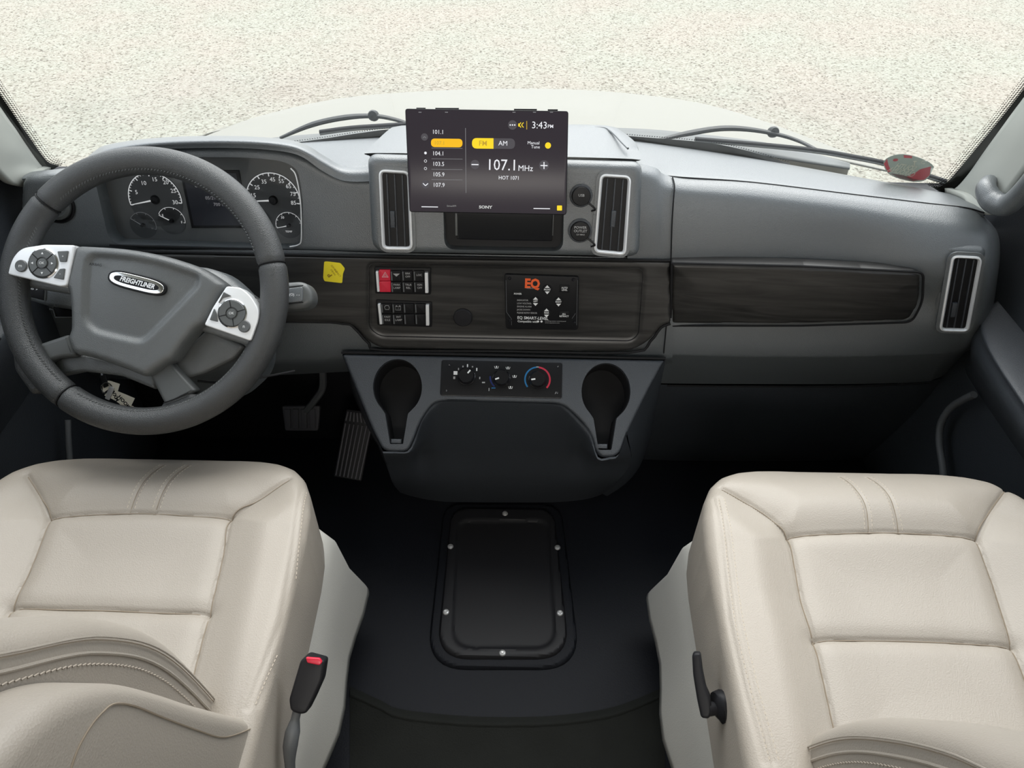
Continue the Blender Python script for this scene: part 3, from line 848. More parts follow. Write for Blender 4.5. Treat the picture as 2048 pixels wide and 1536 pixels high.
b.patch([R_h[0] + [0, .03, -.04], R_h[0], R_h[1] + [0, .004, .002], R_h[2]], M['plastic'], n=5)
b.build('instrument_hood', parent=dash, sharp=70)
BP = F3(G(80, 375, y=1.235), G(720, 375, y=1.235), G(350, 500, y=1.205))
bo = BP.L([(40, 352), (150, 348), (192, 326), (226, 310), (300, 298), (400, 294), (500, 295), (575, 302), (612, 315), (650, 340), (690, 358), (780, 358), (780, 512), (600, 508), (300, 504), (35, 500)])
bo = rnd(bo, [.02] + [.03] * 11 + [.002, .01, .01, .03], 4)
op = rnd(BP.L([(186, 345), (232, 325), (300, 318), (400, 314), (500, 315), (565, 322), (596, 338), (606, 400), (606, 478), (590, 498), (232, 488), (216, 472)]), [.02, .03, .05, .05, .05, .03, .02, .03, .02, .015, .015, .01], 5)
b = MB(); b.pad(BP, bo, M['plastic'], res=.004, er=.014, depth=.05, holes=[op], hdepth=.07,
      hf=lambda u, v, d: -.012 * (1 - sstep(poly_d(np.stack([u, v], 1), op)[0], -.03, -.002)) * 0 - .03 * sstep(-u, -BP.loc(170, 0)[0] + .0, -BP.loc(60, 0)[0]) * 0)
b.build('instrument_surround', parent=dash, sharp=45)
b = MB()
b.tube([BP.off(.001).pt(*BP.loc(a, c)) for a, c in ((220, 490), (300, 493), (450, 497), (596, 500))], .0016, M['gap'], seg=6)
b.build('seam', parent=dash)

# ------------------------------------------------------------------ instrument cluster
BC = BP.off(-.035)
ic = empty('instrument_cluster', BC.pt(*BC.loc(400, 480)), 'instrument cluster with white dials and a small screen behind the steering wheel', 'instrument cluster')
b = MB(); b.prism(BC, rnd(BC.L([(180, 325), (620, 305), (620, 500), (205, 495)]), .01, 4), -.006, 0, M['cluster'])
b.build('face', parent=ic)
def arcpts(c, r, a0, a1, n=40): return circ(c, r, n, None, a0, a1)
def gauge(px, py, rpx, a0, a1, nums, nmaj, nmin, needle, sub=None, numr=.76, nh=8, dim=False):
    """a0..a1 degrees clockwise sweep given as math angles, needle math angle"""
    c = BC.loc(px, py); k = BC.ppx(px, py); r = rpx * k
    lm = M['lens'] if not dim else M['grey_print']
    b = MB()
    b.prism(BC, circ(c, r * 1.02, 40), 0, .0008, M['dial'], back=False)
    A = arcpts(c, r, a0, a1); B_ = arcpts(c, r * .965, a0, a1)
    V = np.concatenate([BC.P(np.column_stack([q, np.full(len(q), .0013)])) for q in (A, B_)]); n = len(A)
    b.add(V, [(i, i + 1, n + i + 1, n + i) for i in range(n - 1)], lm)
    def tick(a, l, wd_):
        ca, sa = math.cos(R_(a)), math.sin(R_(a)); p = np.array([c[0] + ca * r * .97, c[1] + sa * r * .97]); q = np.array([c[0] + ca * r * (1 - l), c[1] + sa * r * (1 - l)])
        nn = np.array([-sa, ca]) * wd_ * r
        b.add(BC.P(np.column_stack([[p + nn, p - nn, q - nn, q + nn], np.full(4, .0013)])), [(0, 1, 2, 3)], lm)
    for i in range(nmaj): tick(a0 + (a1 - a0) * i / (nmaj - 1), .14, .018)
    for i in range((nmaj - 1) * nmin): tick(a0 + (a1 - a0) * i / ((nmaj - 1) * nmin), .08, .010)
    for i, t in enumerate(nums):
        if t is None: continue
        a = a0 + (a1 - a0) * i / (len(nums) - 1)
        b.text(BC, t, px + math.cos(R_(a)) * rpx * numr, py - math.sin(R_(a)) * rpx * numr, nh, lm, w=.0013)
    if sub: b.text(BC, sub, px, py + rpx * .50, 4, lm, w=.0013)
    g = b.build('gauge', parent=ic)
    b = MB(); ca, sa = math.cos(R_(needle)), math.sin(R_(needle)); nn = np.array([-sa, ca])
    p0 = c - np.array([ca, sa]) * r * .12; p1 = c + np.array([ca, sa]) * r * .92
    b.prism(BC, [p0 + nn * r * .035, p0 - nn * r * .035, p1 - nn * r * .012, p1 + nn * r * .012], .004, .0048, lm)
    b.lathe(BC, c, [(.0001, .0075), (r * .13, .007), (r * .17, .003), (r * .17, .001)], M['black'], 20)
    b.build('needle', parent=g)
gauge(311, 399, 53, 192, -8, ['', '5', '10', '15', '20', '25', '30'], 7, 5, 191)
gauge(287, 450, 26, 150, -20, ['C', '', '', 'H'], 5, 1, 145, nh=4, dim=True)
gauge(344, 441, 27, 150, -10, ['E', '', '', 'F'], 5, 1, 152, nh=5)
gauge(547, 400, 54, 192, -8, ['', '15', '25', '35', '45', '55', '65', '75', '85'], 9, 2, 182)
gauge(519, 444, 26, 200, 60, ['', '', ''], 4, 1, 185, nh=4)
gauge(578, 450, 26, 190, 10, ['', '30', '', ''], 6, 2, 192, 'TEMP', nh=5)
b = MB()
b.box(BC, *BC.loc(384, 456), *BC.loc(479, 340), 0, .003, M['black'], bev=.002)
b.box(BC.off(.003), *BC.loc(389, 450), *BC.loc(473, 346), 0, .0006, M['lcd'])
BS = BC.off(.003)
b.text(BS, 'FREIGHTLINER', 416, 366.5, 7.5, M['lens'], w=.001, shear=.3, bold=.0, sx=.62)
k = rnd(BS.L([(390, 359), (443, 359), (443, 374), (390, 374)]), .004, 5)
b.tube(BS.P(np.column_stack([k, np.full(len(k), .001)])), .0005, M['white'], n=1, seg=4, closed=True, smooth=False)
b.text(BS, 'Odometer', 430, 384, 5.5, M['em_dim'], w=.001)
b.text(BS, '05/29/2025', 432, 396, 6.5, M['em_dim'], w=.001)
b.text(BS, '700 mi', 440, 409, 6.5, M['em_dim'], w=.001)
b.build('display', parent=ic)
b = MB(); b.tube([BP.off(.002).pt(*BP.loc(a, c)) for a, c in ((582, 336), (592, 350), (600, 390), (603, 430), (603, 478), (597, 489), (580, 493))], .0012, M['silver'], seg=6)
b.build('edge_trim', parent=ic)
b = MB(); L_ = BP.off(-.016); b.fill(L_, [op], 0, M['clear'])
b.build('lens', parent=ic)

# headlight switch left of the cluster
HS = BP.off(.0)
c = HS.loc(112, 408); k = HS.ppx(112, 408)
hs = empty('headlight_switch', HS.pt(*c), 'round grey headlight switch on the dashboard left of the instrument cluster', 'switch')
b = MB(); b.lathe(HS, c, [(38 * k, .0005), (38 * k, .003), (35 * k, .004), (33 * k, .001), (31 * k, .001)], M['black'], 40); b.build('surround', parent=hs)
b = MB(); b.lathe(HS, c, [(31 * k, .001), (30 * k, .007), (24 * k, .009), (20 * k, .004), (.0001, .004)], M['spoke'], 40)
b.box(HS, c[0] - .004, c[1] - 18 * k, c[0] + .004, c[1] + 18 * k, .003, .016, M['plastic'], bev=.002)
b.build('knob', parent=hs)

# ------------------------------------------------------------------ air vents
def vent(fr, q, label, nsl, tabpx, col=None):
    """q: four outer corners TL TR BR BL in pixels of the silver frame"""
    o = rnd(fr.L(q), .012, 6); ctr = fr.L(q).mean(0)
    ii = []
    th = .0052
    d, nr = poly_d(o, o)
    a = np.roll(o, -1, 0) - np.roll(o, 1, 0); nn = np.stack([-a[:, 1], a[:, 0]], 1); nn /= np.linalg.norm(nn, axis=1)[:, None]
    if ((ctr - o) * nn).sum() < 0: nn = -nn
    inner = o + nn * th
    outer2 = o - nn * .006
    rt = empty('air_vent', fr.pt(*ctr), label, 'air vent', 'air vents in the dashboard')
    b = MB(); b.ring(fr, o, o + nn * th * .5, -.004, .005, M['silver'], inner_w=.006); b.ring(fr, o + nn * th * .5, inner, -.02, .006, M['silver'], inner_w=.003)
    b.build('frame', parent=rt, sharp=50, label='satin silver frame')
    b = MB(); b.prism(fr, o + nn * th * .9, -.004, -.0005, M['black']); b.ring(fr, outer2, o, -.002, .0015, M['plastic']); b.build('backing', parent=rt)
    P = fr.L(q); TL, TR, BR, BL = P
    for i in range(nsl):
        f = (i + 1) / (nsl + 1)
        t = TL + (TR - TL) * f; l = BL + (BR - BL) * f
        e = (t - l) / np.linalg.norm(t - l); t = t - e * .007; l = l + e * .007; n_ = np.array([e[1], -e[0]]) * .0011
        b = MB(); b.prism(fr, [t + n_, t - n_, l - n_, l + n_], -.0004, .0028, M['plastic2'], bev=.0004); b.build('slat', parent=rt)
    b = MB(); c = fr.loc(*tabpx); w2 = .0042; e = (TL - BL) / np.linalg.norm(TL - BL); n_ = np.array([e[1], -e[0]])
    b.prism(fr, [c + n_ * w2 - e * .015, c + n_ * w2 + e * .015, c - n_ * w2 + e * .015, c - n_ * w2 - e * .015], 0, .006, M['plastic2'], bev=.0015); b.build('tab', parent=rt)
    return rt
CV = CB.off(.001)
vent(CV, [(758, 338), (820, 342), (826, 499), (765, 498)], 'silver framed air vent partly behind the left edge of the radio screen', 3, (786, 438))
vent(CV, [(1200, 347), (1262, 351), (1251, 510), (1187, 504)], 'silver framed air vent to the right of the two round power sockets', 3, (1226, 437))
VR = F3(G(1905, 512, y=1.156), G(1962, 514, y=1.146), G(1900, 660, y=1.130)).off(.012)
vent(VR, [(1903, 509), (1964, 512), (1936, 662), (1877, 660)], 'bright silver framed air vent at the far right end of the dashboard', 3, (1907, 618))
# bump out around the right vent
b = MB(); vo = rnd(VR.L([(1889, 498), (1979, 502), (1948, 675), (1862, 672)]), .016, 6)
vh = rnd(VR.L([(1901, 507), (1966, 510), (1938, 664), (1875, 662)]), .012, 6)
b.pad(VR.off(-.010), vo, M['plastic'], res=.0035, er=.009, depth=.03, holes=[vh], hdepth=.008)
b.build('vent_bezel', parent=dash, sharp=50)

# ------------------------------------------------------------------ radio in the pocket and touch screen
b = MB(); RP = CB.off(-.022)
b.prism(RP, rnd(RP.L([(912, 380), (1110, 382), (1104, 482), (914, 478)]), .003, 4), -.012, .004, M['blackgloss'], bev=.002)
b.build('faceplate'); rad = bpy.data.objects['faceplate']
rad.name = 'radio_unit'; tag(rad, 'gloss black radio unit sunk in the dashboard pocket under the screen', 'radio')
ROOT['radio_unit'] = ROOT['faceplate']
for px in (913, 1106):
    b = MB(); b.box(RP, *RP.loc(px - 2, 470), *RP.loc(px + 2, 425), .004, .006, M['spoke'], bev=.0008); b.build('side_clip', parent=rad)

TS = F3(G(814, 320, t=1.262), G(1135, 322, t=1.262), G(975, 425, t=1.288))
ts = empty('touchscreen_stereo', TS.pt(*TS.loc(975, 424)), 'large tablet style radio screen showing 107.1 MHz in the middle of the dashboard', 'car stereo')
out = rnd(TS.L([(810, 217), (1137, 222), (1133, 430), (819, 424)]), .005, 5)
b = MB(); b.prism(TS, out, -.014, 0, M['black'], bev=.0015, top=M['screen'])
hb = b
SN = TS.off(.0004)
b = MB()
def T(s, x, y, h, m_='em_white', al='CENTER', bold=0, **k): b.text(SN, s, x, y, h, M[m_], w=.0003, align=al, bold=bold, ang=-.9, **k)
for i, (s, y) in enumerate((('101.1', 264), ('104.1', 307), ('103.5', 328), ('105.9', 349), ('107.9', 370))): T(s, 864 + i * .4, y, 8, al='LEFT', bold=.0, sx=.95)
def pill(x0, y0, x1, y1, m_, w=.0002, lr=(1, 1)):
    P = SN.L([(x0, y0), (x1, y0 + (x1 - x0) * .012), (x1, y1 + (x1 - x0) * .012), (x0, y1)]); h = abs(P[0][1] - P[3][1]) * .49
    b.fill(SN, [rnd(P, [h * lr[0], h * lr[1], h * lr[1], h * lr[0]], 8)], w, M[m_])
pill(862, 277, 925, 294, 'em_yel')
T('107.1', 868, 286, 7, 'em_olive', 'LEFT')
pill(944, 276, 1030, 297, 'em_dark'); pill(944, 276, 987, 297, 'em_yel2', .00025, (1, 0))
T('FM', 966, 287, 9.5, 'em_olive', bold=.012); T('AM', 1006, 287, 9)
T('3:43', 1079, 251, 13); T('PM', 1101, 253, 6.5, bold=.005)
T('Manual', 1067, 286, 6); T('Tune', 1071, 294, 6)
T('107.1', 1004, 331, 21, sx=.95); T('MHz', 1051, 337, 11)
T('HOT 1071', 1018, 356, 7, bold=.005, sx=.95)
def dot(x, y, r, m_, w=.0003, rin=None):
    c = SN.loc(x, y); k = SN.ppx(x, y)
    if rin: b.ring(SN, circ(c, r * k, 20), circ(c, rin * k, 20), w, w + .0001, M[m_])
    else: b.fill(SN, [circ(c, r * k, 20)], w, M[m_])
dot(1096, 291, 6, 'em_yel2'); dot(1025, 250, 9, 'em_dark', .0002)
for x in (1020.5, 1025, 1029.5): dot(x, 250, 1.4, 'em_white', .0004)
for x, y, r in ((849, 274, 7), (950, 329, 9), (1088, 331, 10), (851, 369, 8)): dot(x, y, r, 'em_dark', .0001)
dot(851, 306, 2.6, 'em_white'); dot(851, 322, 2.8, 'em_white', rin=2.0); dot(851, 337, 2.8, 'em_white', rin=2.0)
def bar(x0, y0, x1, y1, wpx, m_, w=.0003):
    p, q = SN.loc(x0, y0), SN.loc(x1, y1); e = (q - p) / np.linalg.norm(q - p); n_ = np.array([-e[1], e[0]]) * wpx * SN.ppx(x0, y0) / 2
    b.add(SN.P(np.column_stack([[p + n_, p - n_, q - n_, q + n_], np.full(4, w)])), [(0, 1, 2, 3)], M[m_])
bar(943, 329, 957, 329.3, 2, 'em_white'); bar(1081, 331, 1095, 331.3, 2, 'em_white'); bar(1088, 324, 1088, 338, 2, 'em_white')
bar(846, 366.5, 851, 371.5, 1.6, 'em_white'); bar(851, 371.5, 856, 366.8, 1.6, 'em_white')
bar(846, 276, 849, 273, 1.2, 'em_dim'); bar(849, 273, 852, 276, 1.2, 'em_dim')
bar(931, 256, 932, 386, 1.1, 'em_dim')
for y in (296, 317.5, 338.5, 359): bar(863, y, 925, y + .8, .9, 'em_dim')
bar(1053.5, 242, 1053.5, 259, 1.4, 'em_olive')
for x in (1038, 1043): bar(x + 4, 245, x, 250, 1.5, 'em_yel2'); bar(x, 250, x + 4, 255, 1.5, 'em_yel2')
bar(1038, 247, 1038, 253, 3, 'em_yel2')
b.build('display', parent=ts, label='lit radio display')
b = hb; b.text(SN, 'SONY', 971, 414.5, 5.5, M['white'], w=.0003, bold=.03, sx=1.25, ang=-.9)
b.text(SN, 'SiriusXM', 903, 412, 3.6, M['grey_print'], w=.0003)
bar(843, 413.5, 876, 414, 1.6, 'em_white'); bar(1067, 417, 1100, 417.5, 1.6, 'em_white')
P = SN.L([(1114, 411), (1124, 411), (1124, 421), (1114, 421)]); b.fill(SN, [rnd(P, .001, 3)], .0003, M['em_yel2'])
for x in (840, 893, 1028, 1069, 1103): bar(x - 3, 224.5, x + 3, 224.6, 1.6, 'em_dim')
b.build('housing', parent=ts)
for x0, x1 in ((832, 850), (870, 917), (1028, 1074), (1096, 1116)):
    b = MB(); b.box(TS, *TS.loc(x0, 221), *TS.loc(x1, 215 + (x0 - 832) * .012), -.011, -.004, M['black'], bev=.001); b.build('top_button', parent=ts)
b = MB(); bk = TS.loc(975, 330)
b.prism(TS, rnd([bk + [-.05, -.04], bk + [.05, -.04], bk + [.05, .04], bk + [-.05, .04]], .01), -.075, -.013, M['black'], bev=.003); b.build('mount', parent=ts)

# power and USB sockets
for nm, px, py, r, lines, lab in (('usb_socket', 1162, 391, 19, ('USB',), 'round black capped USB socket right of the screen'),
                             ('power_outlet', 1160, 461, 20, ('POWER', 'OUTLET', '12V MAX'), 'round black power outlet cap below the USB socket')):
    fr = CB.off(.001); c = fr.loc(px, py); k = fr.ppx(px, py)
    rt = empty(nm, fr.pt(*c), lab, 'socket')
    b = MB(); b.lathe(fr, c, [((r + 4) * k, 0), ((r + 4) * k, .003), (r * k, .004), (r * k, .001)], M['plastic2'], 32); b.build('collar', parent=rt)
    b = MB(); b.lathe(fr, c, [(r * k, .001), (r * k, .007), (r * k * .92, .009), (.0001, .0095)], M['black'], 32)
    for i, t in enumerate(lines): b.text(fr, t, px, py - 3 * (len(lines) - 1) + i * 7 - 2, 5 if i < 2 else 3, M['grey_print'], w=.0102, bold=.01)
    b.build('cap', parent=rt)
    b = MB(); b.tube([fr.pt(*fr.loc(px + a, py + d_), w) for a, d_, w in ((r * .7, r * .7, .006), (r + 4, r + 2, .007), (r + 9, r + 8, .006), (r + 2, r + 12, .001))], .0016, M['black'], seg=6); b.build('strap', parent=rt)

# ------------------------------------------------------------------ switch banks in the wood panel
WF = WT.off(.0)
def bank(q, cells, label):
    rt = empty('switch_bank', WF.pt(*WF.L(q).mean(0)), label, 'switch panel', 'rocker switch banks in the wood trim')
    b = MB(); b.prism(WF, rnd(WF.L(q), .003, 4), 0, .0035, M['black'], bev=.001); b.build('bezel', parent=rt)
    F_ = WF.off(.0035)
    return rt, F_
def swi(rt, F_, x0, y0, x1, y1, m_, icon, nm='switch', label=None, lean=.0):
    b = MB(); P = F_.L([(x0, y0), (x1, y0), (x1 + lean, y1), (x0 + lean, y1)])
    b.prism(F_, rnd(P, .001, 3), 0, .0045, m_, bev=.0008)
    cx, cy = (x0 + x1 + lean) / 2, (y0 + y1) / 2
    Fi = F_.off(.0047); g = M['grey_print']
    if icon == 'tri':
        for a, r in (((cx, cy - 5), 0),):
            A = [Fi.loc(cx, cy - 5), Fi.loc(cx + 6, cy + 5), Fi.loc(cx - 6, cy + 5)]
            b.tube(Fi.P(np.column_stack([A, np.zeros(3)])), .0006, M['white'], n=1, seg=4, closed=True, smooth=False)
            A = [Fi.loc(cx, cy - 1.5), Fi.loc(cx + 3, cy + 3.3), Fi.loc(cx - 3, cy + 3.3)]
            b.tube(Fi.P(np.column_stack([A, np.zeros(3)])), .0004, M['white'], n=1, seg=4, closed=True, smooth=False)
    elif icon == 'batt':
        A = Fi.L([(cx - 5, cy - 2), (cx + 5, cy - 2), (cx + 5, cy + 5), (cx - 5, cy + 5)])
        b.tube(Fi.P(np.column_stack([A, np.zeros(4)])), .0005, g, n=1, seg=4, closed=True, smooth=False)
        b.text(Fi, '- +', cx, cy + 1.5, 3, g, w=0)
        for dx in (-3.4, 3.4): b.box(Fi, *Fi.loc(cx + dx - 1, cy - 2), *Fi.loc(cx + dx + 1, cy - 4), 0, .0002, g)
    elif icon == 'eng':
        A = Fi.L([(cx - 5, cy - 1), (cx - 2, cy - 4), (cx + 3, cy - 4), (cx + 5, cy), (cx + 4, cy + 4), (cx - 3, cy + 4)])
        b.tube(Fi.P(np.column_stack([A, np.zeros(6)])), .0005, g, n=1, seg=4, closed=True, smooth=False)
    elif icon == 'drop':
        b.add(Fi.P(np.column_stack([Fi.L([(cx - 7, cy - 3), (cx + 7, cy - 3), (cx, cy + 3)]), np.zeros(3)])), [(0, 1, 2)], g)
    elif icon:
        ls = icon.split('|')
        for i, t in enumerate(ls): b.text(Fi, t, cx, cy - 3 * (len(ls) - 1) + i * 6.2, 4, g, w=0, bold=.01)
    # ridge on the left edge, lighter grey on the black switches
    b.box(F_, *F_.loc(x0 + .4 + lean, y1 - 1), *F_.loc(x0 + 1.6, y0 + 1), .0042, .0050, M['rubber_grey'] if m_ is M['black'] else m_)
    return b.build(nm, parent=rt, label=label)
def silverbar(rt, F_, x0, y0, x1, y1, lean):
    b = MB(); b.prism(F_, rnd(F_.L([(x0, y0), (x1, y0), (x1 + lean, y1), (x0 + lean, y1)]), .001, 3), 0, .007, M['silver'], bev=.001); b.build('end_bar', parent=rt)
rt, F_ = bank([(749, 533), (862, 535), (862, 588), (751, 586)], None, 'upper bank of rocker switches with the red hazard button on the wood trim')
silverbar(rt, F_, 752.5, 541, 757.5, 581, 3); silverbar(rt, F_, 850, 543.5, 856.5, 583.5, 1)
swi(rt, F_, 759, 538.5, 781, 560, M['red'], 'tri', label='red hazard rocker', lean=.7); swi(rt, F_, 760, 561, 782, 582.5, M['red'], None, label='red hazard rocker', lean=.5)
ic1 = ['drop', 'BRK|OFF', 'LOC']; ic2 = ['PARK|LAMP', 'TRLR|REL', 'IGN|OFF']
for i in range(3):
    x = 783 + i * 22.8
    swi(rt, F_, x, 540.5, x + 19.5, 560, M['black'], ic1[i]); swi(rt, F_, x + 1, 562.5, x + 20.5, 583, M['black'], ic2[i])
rt, F_ = bank([(752, 599), (864, 603), (864, 653), (755, 649)], None, 'lower bank of black rocker switches with blank buttons on the wood trim')
silverbar(rt, F_, 756.5, 606, 761.5, 646, 4); silverbar(rt, F_, 852, 607.5, 858.5, 648.5, .7)
ic1 = ['eng', 'batt', None, None]; ic2 = ['FAST|IDLE', 'INT|LAMP', None, None]
for i in range(4):
    x = 764 + i * 22.4
    swi(rt, F_, x, 606, x + 19.5, 624, M['black'], ic1[i]); swi(rt, F_, x + 1, 627, x + 20.5, 647, M['black'], ic2[i])

# round cap on the wood
c = WF.loc(926, 634); k = WF.ppx(926, 634)
b = MB(); b.lathe(WF, c, [(19 * k, 0), (19 * k, .004), (17 * k, .006), (.0001, .0065)], M['rubber'], 32); b.build('blanking_cap', label='round black blanking cap between the switches and the levelling panel', cat='cap')

# levelling controller
EQ = WT.off(.0)
eq = empty('leveling_control_panel', EQ.pt(*EQ.loc(1082, 655)), 'black leveling control panel with orange EQ lettering screwed to the wood trim', 'control panel')
b = MB(); eo = rnd(EQ.L([(1009, 546), (1158, 551), (1156, 657), (1012, 655)]), .006, 5)
b.prism(EQ, eo, 0, .0075, M['black'], bev=.0015)
E2 = EQ.off(.0077)
b.text(E2, 'EQ', 1064.5, 568, 19, M['orange'], w=0, bold=.045, sx=.85, ang=-1)
b.text(E2, 'SYSTEMS', 1060, 576.5, 2.6, M['grey_print'], w=.0001)
for i, t in enumerate(('INDICATOR', 'LOW VOLTAGE', 'ENGINE ALARM', 'JACKS DOWN', 'PLEASE RETRY ERROR')): b.text(E2, t, 1034, 600.5 + i * 6.3, 3.4, M['grey_print'], w=0, align='LEFT', sx=.85, bold=.01)
b.text(E2, 'EQ SMART-LEVEL', 1034.5, 635.5, 6.2, M['white'], w=0, align='LEFT', bold=.015, sx=.92, ang=-1)
b.text(E2, 'Compatible with', 1035, 642.5, 4.4, M['white'], w=0, align='LEFT', bold=.015, sx=.95, ang=-1)
for x in (1076, 1083): b.fill(E2, [circ(E2.loc(x, 643), 2.3 * E2.ppx(x, 643), 12)], 0, M['white'])
b.text(E2, 'Levelling system control panel', 1090, 642, 2.4, M['grey_print'], w=0, align='LEFT'); b.text(E2, 'www.eqsystems.com', 1090, 645.5, 2.4, M['grey_print'], w=0, align='LEFT')
for L_ in ([(1012, 560), (1013, 624), (1023, 638), (1023, 650)], [(1155, 560), (1153, 650)], [(1144, 637), (1151, 627)]):
    b.tube([E2.pt(*E2.loc(*p), .0002) for p in L_], .0005, M['rubber_grey'], seg=5, smooth=False)
b.build('faceplate', parent=eq)
for x, y, t in ((1094.5, 578.5, 'FRONT'), (1071, 602, 'LEFT'), (1117, 603, 'RIGHT'), (1093, 625, 'REAR')):
    b = MB(); c = E2.loc(x, y); k = E2.ppx(x, y)
    b.lathe(E2, c, [(10 * k, 0), (9.5 * k, .0014), (.0001, .0018)], M['black'], 24)
    for sg in (1, -1):
        A = [E2.loc(x - 5, y - sg * 3.4), E2.loc(x + 5, y - sg * 3.4), E2.loc(x, y - sg * 9)]
        b.add(E2.P(np.column_stack([A, np.full(3, .0022)])), [(0, 1, 2)], M['white'])
    b.text(E2, t, x, y, 3.6, M['white'], w=.0022, bold=.02, sx=.8); b.build('arrow_button', parent=eq)
for x, y, w2, ls in ((1035.5, 587, 9, ('POWER',)), (1129, 577, 10, ('AUTO', 'LEVEL')), (1128, 629.5, 10, ('ALL', 'RETRACT'))):
    b = MB(); b.box(E2, *E2.loc(x - w2, y + 7), *E2.loc(x + w2, y - 7), 0, .0016, M['black'], bev=.0006)
    for i, t in enumerate(ls): b.text(E2, t, x, y - 2 * (len(ls) - 1) + i * 4.4, 3.4, M['white'], w=.0018, bold=.02, sx=.9)
    b.build('button', parent=eq)
for x, y in ((1019, 556.5), (1147, 559), (1020, 641), (1149, 644)):
    b = MB(); c = E2.loc(x, y); b.lathe(E2, c, [(.0001, .0006), (.0014, .0015), (.003, .0013), (.0036, 0)], M['blackgloss'], 14); b.build('screw', parent=eq)

# yellow sticker
YS = WT.off(.0045)
b = MB(); yp = rnd(YS.L([(648.5, 523), (655, 523), (681, 526), (690, 537), (686, 547), (684.5, 566), (649, 562), (646.5, 555)]), .0025, 4)
b.prism(YS, yp, 0, .0008, M['yellow'])
b.text(YS, 'P', 660, 550, 9, M['brown_print'], w=.001, ang=125, bold=.03)
for i, (x, y, t) in enumerate(((664, 541, 'D0'), (667.5, 546, 'CAN'), (668.5, 537, 'SERVICE'), (675, 546, 'INSPECT'))): b.text(YS, t, x, y, 3.5, M['brown_print'], w=.001, ang=-55)
b.build('sticker', label='small yellow sticker with printing on the wood trim right of the wheel', cat='sticker')

# ------------------------------------------------------------------ centre console with cup holders
CP = F3(G(682, 707, y=1.135), G(1331, 719, y=1.135), G(1000, 805, y=1.060))
cc = empty('center_console', (0, 1.2, 0), 'dark grey lower centre console with two cup holders in front of the hatch', 'console')
face = CP.L([(683, 708), (1330, 720), (1300, 775), (1258, 858), (1240, 912), (1196, 916), (1183, 868), (1163, 842), (1131, 812), (1110, 806), (887, 801), (866, 806), (842, 838), (826, 880), (815, 903), (765, 903), (740, 850), (706, 765)])
face = rnd(face, [.006, .004, .03, .03, .02, .03, .02, .02, .02, .01, .01, .02, .03, .03, .02, .02, .03, .03], 5)
def key(cx, cy, rx, ry, sx0, sx1, sy):
    A = [CP.loc(cx + rx * math.cos(R_(a)), cy - ry * math.sin(R_(a))) for a in range(-52, 233, 8)]
    A += [CP.loc(cx - 2 - sx0, cy + ry * .95), CP.loc(cx - 2 - sx1, sy), CP.loc(cx - 2 + sx1, sy), CP.loc(cx - 2 + sx0, cy + ry * .95)]
    return np.array(A)
kl, kr = key(795, 774, 49, 56, 23, 13, 888), key(1212, 783, 49, 57, 23, 13, 900)
b = MB()
b.pad(CP, face, M['plastic2'], res=.003, er=.006, depth=.02, holes=[kl, kr], hdepth=.075)
# inner slope and lower front
low = CP.off(-.018)
def cp(px, py, w=0.0): return CP.pt(*CP.loc(px, py), w)
def lowy(px, py, y): return G(px, py, y=y)
xs = [(765, 903), (790, 903), (815, 902), (828, 878), (844, 838), (868, 807), (900, 802), (1000, 804), (1100, 807), (1130, 813), (1162, 843), (1183, 868), (1196, 914), (1220, 914), (1238, 908), (1255, 868)]
r0 = [cp(x, y, -.003) for x, y in xs]
r1 = [cp(x + (4 if 4 < i < 8 else -4 if 7 < i < 12 else 0), y + (5 if i < 3 or i > 11 else 12), -.012 if (i < 3 or i > 11) else -.03) for i, (x, y) in enumerate(xs)]
xl = [772, 792, 815, 840, 865, 880, 905, 1000, 1095, 1120, 1140, 1160, 1190, 1212, 1240, 1262]
r2 = [G(x, 925 if (i < 3 or i > 11) else 905, y=1.085 + (.0 if (i < 3 or i > 11) else .03)) for i, x in enumerate(xl)]
r3 = [G(x, 965, y=1.14) for x in [785, 803, 822, 843, 865, 880, 905, 1000, 1095, 1118, 1138, 1158, 1178, 1198, 1216, 1232]]
r4 = [G(x, y, z=.002) for x, y in zip([800, 815, 830, 848, 868, 885, 908, 1000, 1092, 1115, 1135, 1153, 1168, 1182, 1195, 1205], [985, 990, 994, 998, 1001, 1003, 1004, 1005, 1005, 1004, 1003, 1001, 999, 996, 992, 988])]
b.patch([r0, r1, r2, r3, r4], M['plastic2'], n=6, m=3)
# right flank and left flank
b.patch([[cp(1330, 720, -.004), cp(1300, 775, -.004), cp(1257, 858, -.004), cp(1255, 868, -.003), G(1262, 925, y=1.085), G(1232, 965, y=1.14), G(1205, 988, z=.002)],
         [G(1331, 722, y=1.19), G(1316, 790, y=1.19), G(1302, 850, y=1.19), G(1296, 880, y=1.19), G(1278, 935, y=1.21), G(1250, 968, y=1.2), G(1218, 988, z=.002)],
         [G(1331, 722, y=1.38), G(1316, 790, y=1.38), G(1302, 850, y=1.38), G(1296, 880, y=1.38), G(1278, 925, y=1.38), G(1255, 930, y=1.38), G(1230, 935, y=1.38)]], M['plastic2'], n=4)
b.patch([[cp(683, 708, -.004), cp(706, 765, -.004), cp(740, 850, -.004), cp(765, 903, -.01), G(772, 925, y=1.085), G(785, 965, y=1.14), G(800, 985, z=.002)],
         [G(683, 708, y=1.38) + np.array([.03, 0, 0]), G(700, 765, y=1.38), G(730, 850, y=1.38), G(755, 890, y=1.38), G(762, 910, y=1.38), G(775, 925, y=1.38), G(790, 930, y=1.38)]], M['plastic2'], n=4)
b.build('housing', parent=cc, sharp=45)
